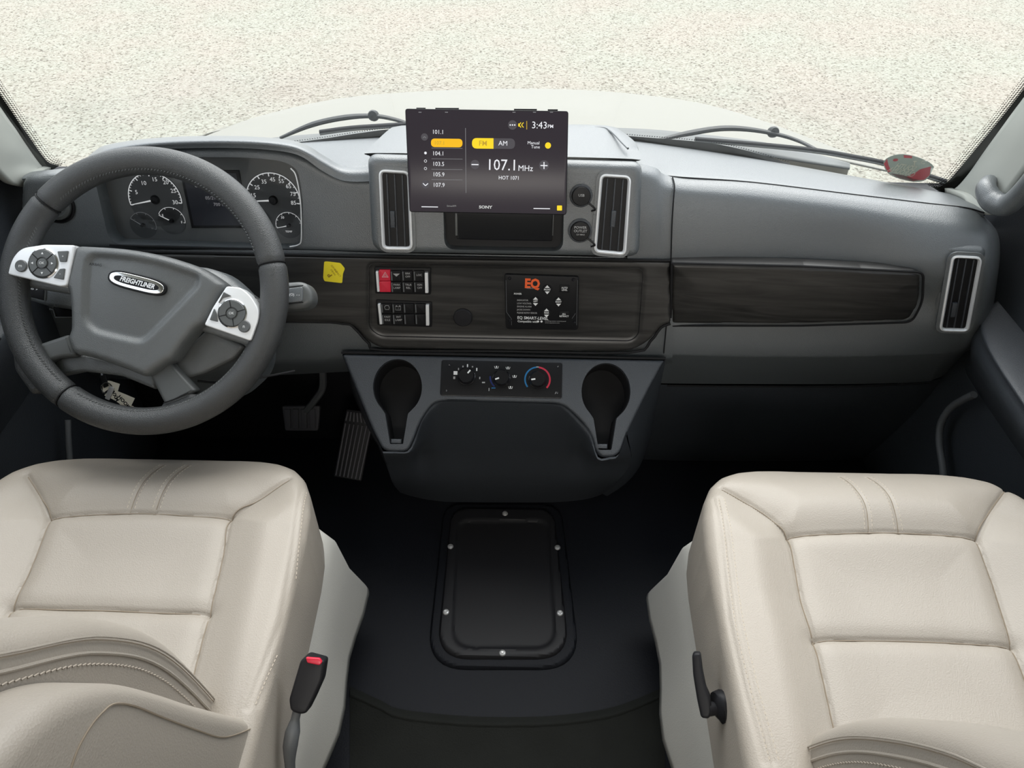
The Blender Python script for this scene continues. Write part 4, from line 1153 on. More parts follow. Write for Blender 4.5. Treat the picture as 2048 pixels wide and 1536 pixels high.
for kk in (kl, kr):
    b = MB(); b.prism(CP, kk, -.078, -.072, M['gap'])  # near-black lining puts the shade inside the cup wells into the colour
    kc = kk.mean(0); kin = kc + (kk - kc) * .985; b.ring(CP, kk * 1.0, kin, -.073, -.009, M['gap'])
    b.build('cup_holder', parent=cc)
    # small latch tab at the slot end
for px, py in ((791, 883), (1205, 893)):
    b = MB(); c = CP.loc(px, py)
    b.box(CP, c[0] - .011, c[1] - .004, c[0] + .011, c[1] + .006, -.03, -.006, M['plastic2'], bev=.003); b.build('slot_lip', parent=cc)
b = MB(); b.tube([G(683, 705, y=1.14), G(900, 708, y=1.14), G(1100, 712, y=1.14), G(1331, 717, y=1.14)], .003, M['gap'], seg=6); b.build('seam', parent=cc)

# climate control panel
KP = CP.off(.0)
cl_ = empty('climate_control_panel', KP.pt(*KP.loc(1004, 792)), 'black climate control panel with three round knobs on the centre console', 'climate control')
b = MB(); kp = rnd(KP.L([(883, 720), (1125, 726), (1124, 797), (880, 791)]), .005, 5)
b.prism(KP, kp, -.004, .002, M['blackgloss'], bev=.0008, top=M['black'])
K2 = KP.off(.0022)
def mk(x, y, w2, h2, m_='grey_print'): b.box(K2, *K2.loc(x - w2, y + h2), *K2.loc(x + w2, y - h2), 0, .0002, M[m_])
def arc(cx, cy, r, a0, a1, th, m_):
    c = K2.loc(cx, cy); k = K2.ppx(cx, cy); A = circ(c, r * k, 24, None, a0, a1); B_ = circ(c, (r - th) * k, 24, None, a0, a1); n = len(A)
    b.add(np.concatenate([K2.P(np.column_stack([q, np.full(n, .0003)])) for q in (A, B_)]), [(i, i + 1, n + i + 1, n + i) for i in range(n - 1)], M[m_])
mk(911, 746, 4, 3.5, 'white'); mk(908.5, 755.5, 2, 2.5); mk(935, 731.5, 1.2, 3, 'white'); mk(926, 733, 1.3, 1.6); mk(945, 733.5, 1.3, 1.3); mk(917, 738, 1, 2); mk(953.5, 739, 1.2, 3, 'white'); mk(959.5, 756, 1.1, 2.2); mk(967, 765, 3, 1.2)
for x, y in ((993, 734.5), (1016, 736), (1029, 753), (1021, 775)):
    b.tube([K2.pt(*K2.loc(x - 4, y - 2), .0004), K2.pt(*K2.loc(x - 3, y + 2), .0004), K2.pt(*K2.loc(x + 3, y + 2), .0004), K2.pt(*K2.loc(x + 4, y - 2), .0004)], .0006, M['white'], seg=5, smooth=False)
    mk(x, y - 1, 1.2, 1.6, 'white')
arc(1004, 755, 25, 175, 232, 3, 'dblue'); mk(987, 776, 4, .8, 'blue'); mk(978, 779, .8, 3)
arc(1075, 759, 26.5, 96, 218, 3, 'blue'); arc(1075, 759, 26.5, -42, 84, 3.4, 'crimson'); arc(1075, 759, 26.5, 84, 96, 2, 'grey_print')
b.text(K2, 'A', 1112, 786, 5, M['grey_print'], w=.0003)
b.build('faceplate', parent=cl_)
for cx, cy, px, py in ((933, 753, 941, 743), (1003, 757, 995, 760), (1075, 760, 1065.5, 761.5)):
    fr = K2; c = fr.loc(cx, cy); k = fr.ppx(cx, cy)
    b = MB(); b.lathe(fr, c, [(18.5 * k, 0), (18 * k, .002), (16.5 * k, .003), (15.5 * k, .013), (14 * k, .015), (.0001, .0152)], M['blackgloss'], 40)
    d_ = fr.loc(px, py) - c; d_ = np.array([px - cx, -(py - cy)]) ; d_ = d_ / np.linalg.norm(d_); n_ = np.array([-d_[1], d_[0]]) * 1.4 * k
    p0, p1 = c + d_ * 5 * k, c + d_ * 13 * k
    b.prism(fr, [p0 + n_, p0 - n_, p1 - n_, p1 + n_], .0150, .0158, M['white'])
    b.build('knob', parent=cl_)
for x, y in ((899, 731), (893, 781), (1116, 734), (1115, 786)):
    b = MB(); c = K2.loc(x, y); b.lathe(K2, c, [(.0001, .0004), (.002, .0012), (.0028, 0)], M['blackgloss'], 12); b.build('screw', parent=cl_)

# ------------------------------------------------------------------ pedals
PF = F3(G(690, 830, y=1.27), G(745, 838, y=1.27), G(695, 960, y=1.16))
pd = empty('accelerator_pedal', PF.pt(*PF.loc(695, 958)), 'long ribbed accelerator pedal beside the console', 'pedal')
b = MB(); pp = rnd(PF.L([(693, 818), (738, 824), (747, 842), (723, 963), (667, 953)]), .004, 4)
b.prism(PF, pp, -.012, 0, M['rubber'], bev=.002); b.build('plate', parent=pd)
for i in range(7):
    f = (i + .4) / 6.8
    for (a0, b0, a1, b1) in (((688, 846), (745, 854), (669, 950), (722, 960)), ((694, 823), (735, 828), (689, 841), (742, 848))):
        t = PF.loc(a0[0] + (b0[0] - a0[0]) * f, a0[1] + (b0[1] - a0[1]) * f); l = PF.loc(a1[0] + (b1[0] - a1[0]) * f, a1[1] + (b1[1] - a1[1]) * f)
        e = (t - l) / np.linalg.norm(t - l); n_ = np.array([e[1], -e[0]]) * .0019
        b = MB(); b.prism(PF, [t + n_, t - n_, l - n_, l + n_], 0, .004, M['pedal'], bev=.0008); b.build('rib', parent=pd)
BPp = F3(G(570, 820, y=1.30), G(635, 822, y=1.30), G(600, 865, y=1.27))
bd = empty('brake_pedal', BPp.pt(*BPp.loc(600, 865)), 'wide black brake pedal in the shadow left of the accelerator', 'pedal')
b = MB(); b.prism(BPp, rnd(BPp.L([(563, 812), (640, 812), (636, 862), (570, 862)]), .006, 4), -.012, 0, M['pedal'], bev=.003); b.build('plate', parent=bd)
for i in range(4):
    b = MB(); x0 = 571 + i * 16.5; b.box(BPp, *BPp.loc(x0, 856), *BPp.loc(x0 + 10, 818), 0, .004, M['pedal'], bev=.001); b.build('rib', parent=bd)
b = MB(); b.tube([G(645, 735, y=1.33), G(645, 775, y=1.33), G(630, 800, y=1.31), G(605, 830, y=1.30)], .009, M['rubber_grey'], seg=8); b.build('arm', parent=bd)

# ------------------------------------------------------------------ steering column
SW = Fr(G(289, 582, t=1.158), (1, 0, 0), (0, _s, _c))   # wheel plane, faces the driver
K = SW.ppx(289, 582)
def S(px, py, w=0.0):
    f = SW.off(w); return f.pt(*f.loc(px, py))
sc_ = empty('steering_column', SW.off(-.15).pt(0, -.1), 'grey steering column shroud behind the wheel with two control stalks', 'steering column')
b = MB()
def colring(w, s, dy=0):
    F_ = SW.off(w); A = rnd([(-.13 * s, -.05), (-.12 * s, .03), (-.05 * s, .062 * s), (.08 * s, .058 * s), (.135 * s, .01), (.135 * s, -.06), (.07 * s, -.115), (-.07 * s, -.115)], .03, 5) + np.array([.012, dy])
    return F_.P(np.column_stack([A, np.zeros(len(A))]))
L = [colring(-.045, .80, -.01), colring(-.06, 1.0, -.01), colring(-.11, 1.02, -.01), colring(-.17, .98, -.03), colring(-.24, .9, -.06)]
n = len(L[0]); V = np.concatenate(L)
b.add(V, [(r * n + j, r * n + (j + 1) % n, (r + 1) * n + (j + 1) % n, (r + 1) * n + j) for r in range(4) for j in range(n)] + [tuple(range(n))], M['plastic'])
b.build('shroud', parent=sc_, sharp=50)
b = MB(); b.tube([S(395, 762, -.13), S(440, 765, -.14), S(520, 755, -.16), S(590, 742, -.19)], .002, M['rubber'], seg=6); b.build('lower_edge', parent=sc_)
# right stalk (pod with slider)
SR = SW.off(-.065)
b = MB()
b.prism(SR, rnd(SR.L([(545, 566), (600, 562), (615, 568), (625, 585), (624, 606), (610, 616), (545, 622)]), [.004, .01, .01, .01, .012, .01, .004], 5), -.035, .0, M['spoke'], bev=.009)
b.build('stalk', parent=sc_)
b = MB(); b.prism(SR, rnd(SR.L([(548, 580), (606, 574), (606, 603), (548, 610)]), .003, 4), -.001, .003, M['plastic'], bev=.0015)
b.text(SR, '(O)  - -', 590, 590, 5, M['white'], w=.0035, bold=.02)
b.tube([SR.pt(*SR.loc(548, 578), .0015), SR.pt(*SR.loc(607, 571), .0015)], .0008, M['gap'], seg=5)
b.tube([SR.pt(*SR.loc(548, 611), .0015), SR.pt(*SR.loc(607, 605), .0015)], .0008, M['gap'], seg=5)
b.build('slider', parent=sc_)
# left stalk
SL = SW.off(-.07)
b = MB(); b.prism(SL, rnd(SL.L([(44, 563), (95, 568), (160, 585), (160, 622), (95, 612), (55, 600), (42, 590)]), .006, 5), -.03, 0, M['plastic'], bev=.006); b.build('stalk', parent=sc_)
b = MB(); b.prism(SL, rnd(SL.L([(50, 567), (92, 573), (90, 601), (52, 592)]), .003, 4), -.001, .0025, M['black'], bev=.001)
b.text(SL, '<>  >', 70, 579, 4.5, M['white'], w=.0028, bold=.02, ang=-4); b.tube([SL.pt(*SL.loc(93, 571), .002), SL.pt(*SL.loc(91, 602), .002)], .0012, M['spoke'], seg=5)
b.build('slider', parent=sc_)
SL2 = SW.off(-.08); b = MB(); b.prism(SL2, rnd(SL2.L([(104, 612), (160, 622), (160, 636), (112, 635)]), .003, 4), -.02, 0, M['black'], bev=.002); b.tube([SL2.pt(*SL2.loc(a, c), .001) for a, c in ((100, 618), (108, 620), (112, 635), (160, 635))], .0015, M['spoke'], seg=5, smooth=False)
b.build('tilt_lever', parent=sc_)

# ------------------------------------------------------------------ steering wheel
sw = empty('steering_wheel', SW.pt(0, -.2), 'round black leather steering wheel with silver button pods', 'steering wheel')
r_in, RM = .0220, .2080
def rimpt(deg, rr, phi):
    """phi 0 = outwards, 90 = towards the driver"""
    a = R_(deg); rad = RM + rr * math.cos(phi); return SW.pt(rad * math.cos(a), rad * math.sin(a), rr * math.sin(phi) * 1.0)
segs = [(25, 138), (138, 200), (200, 248), (248, 300), (300, 385)]
cuts = [12.7, 139, 234.5]
def rimseg(a0, a1, m_, nm):
    b = MB(); n = int((a1 - a0) / 1.5) + 1; k = 22
    V = []
    for i in range(n + 1):
        a = a0 + (a1 - a0) * i / n
        g_ = min(i, n - i) * (a1 - a0) / n
        rr = r_in - .0022 * max(0, 1 - g_ / .9) ** 2
        for j in range(k):
            ph = 2 * math.pi * j / k; V.append(rimpt(a, rr, ph))
    b.add(V, [(i * k + j, i * k + (j + 1) % k, (i + 1) * k + (j + 1) % k, (i + 1) * k + j) for i in range(n) for j in range(k)], m_)
    return b.build(nm, parent=sw, sharp=70)
rimseg(13.2, 138.5, M['wheel_leather'], 'rim')
rimseg(139.2, 234.2, M['wheel_leather'], 'rim')
rimseg(234.9, 372.5, M['wheel_leather'], 'rim')
for a in (12.85, 138.85, 234.55):
    b = MB(); P = [rimpt(a, r_in - .0012, 2 * math.pi * j / 24) for j in range(24)]; b.tube(P, .0011, M['gap'], n=1, seg=5, closed=True, smooth=False)
    b.build('rim_joint', parent=sw)
# stitching on the inner rim, toward the driver
b = MB()
for a0, a1 in ((20, 132), (150, 230), (240, 330)):
    a = a0
    while a < a1:
        p = rimpt(a, r_in + .0002, R_(138)); q = rimpt(a + .9, r_in + .0002, R_(146)); b.tube([p, (p + q) / 2 + SW.w * .0006, q], .0008, M['wheel_plastic'], n=1, seg=4, smooth=False); a += 1.55
st_ = b.build('stitching', parent=sw, kind='stuff')
# spokes: four arms blending into the rim
def spoke(P, m_, w0, w1, nm='spoke', bev=.006, label=None):
    b = MB(); b.prism(SW, rnd(SW.L(P), .006, 5), w0, w1, m_, bev=bev); return b.build(nm, parent=sw, sharp=50, label=label)
spoke([(20, 505), (150, 488), (150, 590), (12, 566)], M['wheel_plastic'], -.03, -.004)
spoke([(445, 575), (480, 574), (520, 602), (556, 596), (556, 640), (520, 700), (395, 660)], M['wheel_plastic'], -.03, -.004)
spoke([(38, 700), (134, 668), (150, 712), (110, 716), (66, 742)], M['spoke'], -.022, -.002)
spoke([(296, 748), (336, 722), (392, 782), (330, 815)], M['spoke'], -.022, -.002)
# leather flares where lower spokes meet the rim
spoke([(18, 680), (44, 698), (62, 735), (100, 775), (60, 790), (25, 740)], M['wheel_leather'], -.02, -.001, 'spoke_flare', .008)
spoke([(322, 806), (378, 785), (420, 800), (400, 830), (330, 850), (305, 840)], M['wheel_leather'], -.02, -.001, 'spoke_flare', .008)
spoke([(500, 588), (520, 600), (532, 578), (560, 570), (552, 690), (500, 700), (512, 640)], M['wheel_leather'], -.022, .0, 'spoke_flare', .008)
spoke([(2, 500), (40, 495), (30, 570), (8, 580)], M['wheel_leather'], -.022, .0, 'spoke_flare', .008)
b = MB()
b.tube([S(44, 698, .0002), S(54, 716, .0002), S(64, 735, .0002)], .0009, M['gap'], seg=5)
b.build('spoke_joint', parent=sw); b = MB()
b.tube([S(327, 806, .0002), S(352, 797, .0002), S(376, 786, .0002)], .0009, M['gap'], seg=5)
b.build('spoke_joint', parent=sw)
# back ring under the hub
spoke([(60, 738), (110, 712), (150, 708), (240, 728), (300, 752), (300, 780), (230, 752), (150, 742), (100, 752)], M['wheel_plastic'], -.04, -.018)
spoke([(335, 715), (405, 655), (480, 690), (460, 715), (400, 745), (350, 760)], M['wheel_plastic'], -.045, -.02)
# airbag hub
SH = SW.off(.014)
hub = rnd(SH.L([(152, 491), (250, 497), (333, 512), (396, 532), (430, 553), (454, 571), (441, 582), (407, 650), (394, 656), (366, 690), (345, 722), (336, 724), (292, 755), (233, 731), (179, 714), (146, 708), (133, 677), (141, 660), (141, 620), (138, 585), (131, 570), (138, 540), (146, 508)]), [.012, .03, .03, .03, .02, .012, .006, .008, .006, .02, .006, .005, .008, .03, .03, .008, .008, .008, .01, .01, .004, .01, .01], 5)
innr = rnd(SH.L([(178, 508), (300, 520), (400, 553), (398, 572), (352, 622), (306, 668), (286, 684), (240, 675), (190, 662), (172, 640), (173, 580)]), [.02, .04, .015, .02, .04, .02, .012, .02, .02, .02, .04], 6)
bo_ = SH.loc(274, 567)
def hubh(u, v, d):
    P = np.stack([u, v], 1); di, _ = poly_d(P, innr)
    q = (u - bo_[0]) ** 2 + (v - bo_[1]) ** 2
    return .004 + .010 * np.exp(-q / .006) - .0075 * sstep(di, -.006, .007)
b = MB(); b.pad(SH, hub, M['wheel_plastic'], res=.0028, er=.012, depth=.03, hf=hubh)
b.build('airbag_cover', parent=sw, sharp=60)
# badge
ctr = S(274, 566, .0225); u = SW.u * math.cos(R_(-13)) + SW.v * math.sin(R_(-13)); v = -SW.u * math.sin(R_(-13)) + SW.v * math.cos(R_(-13))
BG = Fr(ctr, u, v)
def ov(a, c, n=40): return np.array([(a * np.sign(math.cos(t)) * abs(math.cos(t)) ** .55, c * np.sign(math.sin(t)) * abs(math.sin(t)) ** .8) for t in np.linspace(0, 2 * math.pi, n, endpoint=False)])
b = MB(); b.prism(BG, ov(60 * K * .98, 17 * K), -.004, .0006, M['black'], bev=.001)
b.prism(BG, ov(56 * K * .98, 14 * K), 0, .0022, M['chrome'], bev=.0012)
b.prism(BG, ov(46 * K * .98, 7.5 * K), 0, .0026, M['black'])
b2 = BG.off(.0028); 
cpx = (274, 567)
b.text(b2, 'FREIGHTLINER', 274, 565.5, 9.5, M['silver'], w=0, bold=.03, shear=.25, sx=.80)
b.build('badge', parent=sw, label='oval chrome badge with raised lettering')
b = MB(); b.text(SW, 'AIRBAG', 207, 534, 5, M['black'], w=.0222, bold=.01, ang=-5); b.build('embossing', parent=sw)
# pods
def podbtns(pod, P, dpx, dr, sq, rb, ic):
    F_ = SW.off(.0215); SP = SW.off(.0115)
    b = MB(); b.prism(SP, rnd(SW.off(.0215).L(P), [.012 if i in ic else .004 for i in range(len(P))], 5), -.015, .010, M['silver'], bev=.002)
    pd_ = b.build('button_pod', parent=sw, label='satin silver button pod')
    c = F_.loc(*dpx); k = K
    b = MB(); b.lathe(F_, c, [((dr + 3) * k, 0), ((dr + 3) * k, .001), ((dr + 1) * k, .002), (dr * k, .0005)], M['chrome'], 40)
    b.build('pad_ring', parent=pd_)
    b = MB(); b.lathe(F_, c, [(dr * k, 0), (dr * k, .002), ((dr - 1.5) * k, .0032), (12.5 * k, .0030), (12 * k, .0012), (9.5 * k, .0012), (9 * k, .004), (.0001, .0045)], M['spoke'], 40)
    for a in sq['rays']:
        ca, sa = math.cos(R_(a)), math.sin(R_(a)); b.tube([F_.pt(c[0] + ca * 11 * k, c[1] + sa * 11 * k, .0032), F_.pt(c[0] + ca * dr * k, c[1] + sa * dr * k, .003)], .0007, M['gap'], seg=4, smooth=False)
    for a in sq['tri']:
        ca, sa = math.cos(R_(a)), math.sin(R_(a)); q = c + np.array([ca, sa]) * 19 * k; n_ = np.array([-sa, ca])
        A = [q + np.array([ca, sa]) * 3 * k, q - np.array([ca, sa]) * 1.5 * k + n_ * 2.4 * k, q - np.array([ca, sa]) * 1.5 * k - n_ * 2.4 * k]
        b.add(F_.P(np.column_stack([A, np.full(3, .0036)])), [(0, 1, 2)], M['white'])
    b.text(F_, sq['mid'], dpx[0], dpx[1], 5, M['white'], w=.0047)
    b.build('direction_pad', parent=pd_)
    for Q, t in rb:
        b = MB(); pq = np.array(Q).mean(0)
        b.prism(F_, rnd(F_.L(Q), .0015, 3), 0, .0022, M['spoke'], bev=.0008); b.text(F_, t, pq[0], pq[1], 5, M['white'], w=.0024)
        b.build('button', parent=pd_)
    c = F_.loc(*sq['rnd']); b = MB(); b.lathe(F_, c, [(12 * k, 0), (12 * k, .0015), (10.5 * k, .0028), (.0001, .0022)], M['spoke'], 28); b.text(F_, sq['rt'], *sq['rnd'], 7, M['white'], w=.003); b.build('round_button', parent=pd_)
podbtns('l', [(14, 548), (24, 516), (42, 496), (88, 489), (149, 490), (145, 515), (133, 571), (120, 573)], (87, 527), 27, dict(rays=(42, -45, 225, 138), tri=(90, 180, 0, 270), mid='OK', rnd=(43, 532), rt='m'),
        [([(116, 503), (138, 502), (134, 524), (121, 524)], '+'), ([(121, 538), (131, 537), (128, 560), (108, 556)], '-')], (1, 2))
podbtns('r', [(453, 572), (480, 575), (500, 590), (517, 618), (516, 640), (501, 682), (408, 650), (425, 615)], (465, 627), 26, dict(rays=(100, 18, 195, 280), tri=(), mid='OK', rnd=(489, 653), rt='n'),
        [([(448, 584), (463, 592), (446, 596), (438, 607)], ''), ([(429, 617), (434, 627), (436, 644), (420, 640)], '')], (2, 3, 4))

# ------------------------------------------------------------------ keys hanging below the column
KF = FL(235, 795, y=1.10, lean=35)
ky = empty('key_ring', KF.pt(*KF.loc(235, 825)), 'bunch of keys with white paper tags hanging behind the steering wheel', 'keys')
def ktag(P, w, txt=None):
    b = MB(); b.prism(KF, KF.L(P), w, w + .0006, M['tag'])
    if txt:
        for t, x, y, a in txt: b.text(KF, t, x, y, 7, M['black'], w=w + .0008, ang=a, bold=.04)
    return b.build('paper_tag', parent=ky)
M['tag'] = mat('paper_tag', (.62, .58, .48), .7, .2)
ktag([(211, 790), (226, 777), (272, 796), (264, 812), (243, 808), (232, 800)], .004, [('WXM', 232, 790, -65), ('HOOK', 250, 803, -50)])
ktag([(205, 760), (222, 762), (240, 768), (236, 782), (218, 778), (206, 786)], .0)
ktag([(240, 808), (258, 806), (271, 815), (268, 832), (255, 824)], .002)
b = MB(); c = KF.loc(215, 776); A = circ(c, 11 * KF.ppx(215, 776), 20); b.tube(KF.P(np.column_stack([A, np.full(20, .003)])), .0012, M['chrome'], n=1, seg=6, closed=True, smooth=False); b.build('ring', parent=ky)
b = MB(); b.prism(KF, rnd(KF.L([(200, 752), (212, 748), (218, 772), (208, 776)]), .002, 3), -.004, .002, M['black'], bev=.001)
b.tube([KF.pt(*KF.loc(190, 742), -.02), KF.pt(*KF.loc(206, 756), 0)], .002, M['steel'], seg=6, smooth=False); b.build('key', parent=ky)
b = MB(); b.prism(KF, rnd(KF.L([(222, 772), (232, 775), (222, 800), (213, 796)]), .002, 3), .005, .007, M['steel'], bev=.0005); b.build('key', parent=ky)

# ------------------------------------------------------------------ wipers
def wiper(name, arm, blade, label, knob):
    rt = empty(name, G(*blade[0][:2], y=blade[0][2]), label, 'wiper', 'windscreen wipers')
    b = MB(); b.tube([G(a, c, y=y) for a, c, y in arm], [.005, .009, .009, .007, .006, .005], M['wiper'], seg=8, flat=.6); b.build('arm', parent=rt)
    b = MB(); b.tube([G(a, c, y=y) for a, c, y in blade], .006, M['rubber'], seg=8); b.build('blade', parent=rt)
    b = MB(); b.tube([G(a, c + 3, y=y - .004) for a, c, y in blade], .0028, M['cowl'], seg=6); b.build('spring_strip', parent=rt)
    q = G(*knob, y=arm[2][2]); b = MB(); b.lathe(Fr(q, (1, 0, 0), (0, .4, .9)), (0, 0), [(.012, -.012), (.012, .0), (.009, .008), (.0001, .010)], M['wiper'], 16); b.build('nozzle', parent=rt)
wiper('windscreen_wiper', [(560, 276, 1.56), (625, 249, 1.58), (690, 235, 1.59), (748, 232, 1.59), (790, 239, 1.58), (830, 252, 1.56)], [(640, 265, 1.53), (700, 257, 1.53), (770, 252, 1.53), (840, 248, 1.53)],
      'dark wiper arm resting outside the glass left of the radio screen', (746, 231))
wiper('windscreen_wiper', [(1310, 282, 1.56), (1370, 268, 1.58), (1440, 257, 1.59), (1500, 259, 1.59), (1560, 270, 1.58), (1600, 283, 1.56), (1634, 300, 1.515)], [(1390, 279, 1.53), (1500, 288, 1.52), (1620, 300, 1.505), (1700, 313, 1.49), (1770, 327, 1.475), (1845, 349, 1.455), (1892, 364, 1.44)],
      'dark wiper arm and long blade outside the glass on the right', (1548, 264))

# oval sticker on the glass, seen from behind
SF = F3(G(1765, 340, y=1.405), G(1868, 345, y=1.392), G(1812, 312, y=1.385))
def film(name, col):
    m = bpy.data.materials.new(name); m.use_nodes = True; nt = m.node_tree; nt.nodes.clear()
    o = nt.nodes.new('ShaderNodeOutputMaterial'); t = nt.nodes.new('ShaderNodeBsdfTranslucent'); t.inputs[0].default_value = (*col, 1)
    d = nt.nodes.new('ShaderNodeBsdfDiffuse'); d.inputs[0].default_value = (*col, 1); a = nt.nodes.new('ShaderNodeMixShader'); a.inputs[0].default_value = .5
    nt.links.new(t.outputs[0], a.inputs[1]); nt.links.new(d.outputs[0], a.inputs[2]); nt.links.new(a.outputs[0], o.inputs[0]); return m
M['st_red'] = film('sticker_red', (.90, .20, .24)); M['st_grey'] = film('sticker_grey', (.40, .43, .40)); M['st_pale'] = film('sticker_pale', (1.0, .97, .88)); M['st_brown'] = film('sticker_dark', (.42, .30, .30))
op_ = [(1767, 325), (1780, 313), (1805, 308), (1835, 314), (1858, 324), (1868, 334), (1862, 337), (1860, 350), (1848, 361), (1826, 363), (1795, 356), (1775, 345)]
b = MB(); sp_ = catmull(SF.L(op_), 4, True)
b.prism(SF, sp_, 0, .0006, M['st_grey'])
def sfill(P, m_, w): b.fill(SF, [SF.L(P)], w, M[m_])
sfill([(1767.5, 327), (1774, 317), (1777, 330), (1783, 342), (1776, 344)], 'st_red', .0009)
sfill([(1807, 309.5), (1824, 311), (1824, 316), (1808, 315)], 'st_red', .0009)
sfill([(1840, 338), (1862, 332), (1859, 350), (1848, 359), (1826, 361), (1812, 353), (1830, 345)], 'st_red', .0009)
sfill([(1780, 346), (1808, 350), (1826, 357), (1840, 359), (1826, 362), (1796, 355)], 'st_brown', .0009)
b.text(SF, 'SOUTH', 1811, 334, 15, M['st_pale'], w=.0014, ang=-9, mirror=True, bold=.03, sx=.62); b.text(SF, 'CAROLINA', 1803, 343.5, 14, M['st_pale'], w=.0014, ang=-14, mirror=True, bold=.03, sx=.60)
b.text(SF, 'C', 1846, 324, 11, M['st_pale'], w=.0012, bold=.02); b.tube([SF.pt(*SF.loc(1829, 322), .0012), SF.pt(*SF.loc(1828, 332), .0012)], .0012, M['st_pale'], seg=4); b.fill(SF, [circ(SF.loc(1830, 322), .004, 10, .002)], .0013, M['st_pale'])
b.fill(SF, [circ(SF.loc(1791, 319), .005, 10, .004)], .0013, M['st_red'])
b.build('windscreen_sticker', label='oval red and grey sticker on the lower right corner of the windscreen', cat='sticker')

# ------------------------------------------------------------------ seats
M['seamshade'] = mat('leather_seam', (.26, .215, .165), .7, .2)
def seat(name, side, label, outline_px, seams, edges, strips, back, armrest):
    zt = .56
    PL = Fr((0, 0, zt), (1, 0, 0), (0, 1, 0))
    rt = empty(name, (side * .6, .55, 0), label, 'seat', 'cream leather front seats')
    poly = np.array(outline_px, float)          # plan in metres
    rc_ = [.03 if q[1] < .5 else .21 for q in outline_px]
    poly = rnd(poly, rc_, 8)
    SE = [PL.L(s) for s in seams]; ED = [PL.L(e) for e in edges]; ST = [PL.L(s) for s in strips]
    cpanel = np.concatenate([PL.L(seams[0])[-1:0:-1], PL.L(seams[1]), PL.L(seams[2])[1:]])
    def hf(u, v, d):
        P = np.stack([u, v], 1)
        dc, _ = poly_d(P, cpanel)
        ymax = poly[:, 1].max()
        h = .018 * sstep(-dc, .005, .07) * sstep(ymax - v, .03, .2) - .004 * sstep(dc, 0, .09)
        h += .012 * sstep(v, ymax - .30, ymax - .12) * sstep(dc, -.3, .05)
        h -= .055 * np.clip((v - ymax + .10) / .10, 0, 1) ** 2.2
        for L in SE:
            q = line_d(P, L); h -= .0045 * np.exp(-(q / .0032) ** 2) ; h -= .004 * np.exp(-(q / .014) ** 2)
        for L in ST:
            q = line_d(P, L); h -= .0022 * np.exp(-(q / .0028) ** 2)
        for L in ED:
            q = line_d(P, L); h -= .0022 * np.exp(-(q / .0028) ** 2)
        return h
    b = MB(); b.pad(PL, poly, M['leather'], res=.0028, er=.024, depth=.14, hf=hf)
    cu = b.build('cushion', parent=rt, sharp=80)
    V = np.array(b.v)
    # stitching just beside the seams
    def ztop(x, y):
        q = hf(np.array([x]), np.array([y]), None)[0]; d = max(poly_d([[x, y]], poly)[0][0], 0); e = min(d, .024)
        return zt + q - (.024 - math.sqrt(max(.024 ** 2 - (.024 - e) ** 2, 0)))
    b = MB()
    for L, off in [(l, o) for l in ED for o in (.007,)] + [(l, o) for l in ST for o in (.006, -.006)]:
        P = catmull(L, 20); s = np.concatenate([[0], np.cumsum(np.hypot(*np.diff(P, axis=0).T))]); t = .0
        while t < s[-1] - .006:
            p = np.array([np.interp(t, s, P[:, 0]), np.interp(t, s, P[:, 1])]); q = np.array([np.interp(t + .0042, s, P[:, 0]), np.interp(t + .0042, s, P[:, 1])])
            e = (q - p) / np.linalg.norm(q - p); n_ = np.array([-e[1], e[0]]) * off; p = p + n_; q = q + n_
            if poly_d([p], poly)[0][0] > .002: b.tube([(p[0], p[1], ztop(*p)), (q[0], q[1], ztop(*q))], .0006, M['stitch'], n=1, seg=4, smooth=False, caps=False)
            t += .0068
    b.build('stitching', parent=cu, kind='stuff')
    for L in SE + ST[:1] * 0:
        b = MB(); P = catmull(L, 10); P = np.array([p for p in P if poly_d([p], poly)[0][0] > .012])
        b.tube([(p[0], p[1], ztop(*p) + .0006) for p in P], .0011, M['seamshade'], n=1, seg=5, smooth=False); b.build('seam', parent=cu)
    for L in ST:
        b = MB(); P = catmull(L, 8); P = np.array([p for p in P if poly_d([p], poly)[0][0] > .004])
        b.tube([(p[0], p[1], ztop(*p) + .0003) for p in P], .0007, M['seamshade'], n=1, seg=5, smooth=False); b.build('seam', parent=cu)
    # base skirt
    s = side
    def ring_(x0, x1, y0, y1, z, wav):
        A = rnd([(x0, y0), (x0, y1), (x1, y1), (x1, y0)], [.03, .04, .04, .03], 5)
        A = catmull(A, 3, True)
        return A, z
    levels = [(.340, .85, .18, .775, .47, 0), (.316, .86, .17, .80, .385, 0), (.310, .88, .15, .82, .27, .3), (.300, .90, .13, .86, .15, 1.0), (.298, .90, .13, .865, .13, 1.0)]
    Ls = []
    base_ = rnd([(0, 0), (0, 1), (1, 1), (1, 0)], [.05, .03, .03, .05], 5)
    base_ = np.array([p for a, c in zip(base_, np.roll(base_, -1, 0)) for p in (a + (c - a) * np.linspace(0, 1, 14, endpoint=False)[:, None])])
    for x0, x1, y0, y1, z, wv in levels:
        A = np.column_stack([(x0 + (x1 - x0) * base_[:, 0]), y0 + (y1 - y0) * base_[:, 1]])
        lip = np.sin(base_[:, 1] * 17 + 1) * .008 * wv * (base_[:, 0] < .1) + np.sin(base_[:, 1] * 7) * .008 * wv * (base_[:, 0] < .1)
        A[:, 0] += lip + .045 * wv * (1 - base_[:, 1]) * (base_[:, 0] < .5) * (1 if side < 0 else .2)
        Ls.append([(s * x, y, z) for x, y in A])
    n = len(Ls[0]); V = np.concatenate(Ls)
    b = MB(); b.add(V, [(r * n + j, r * n + (j + 1) % n, (r + 1) * n + (j + 1) % n, (r + 1) * n + j) for r in range(len(Ls) - 1) for j in range(n)], M['vinyl_grey'])
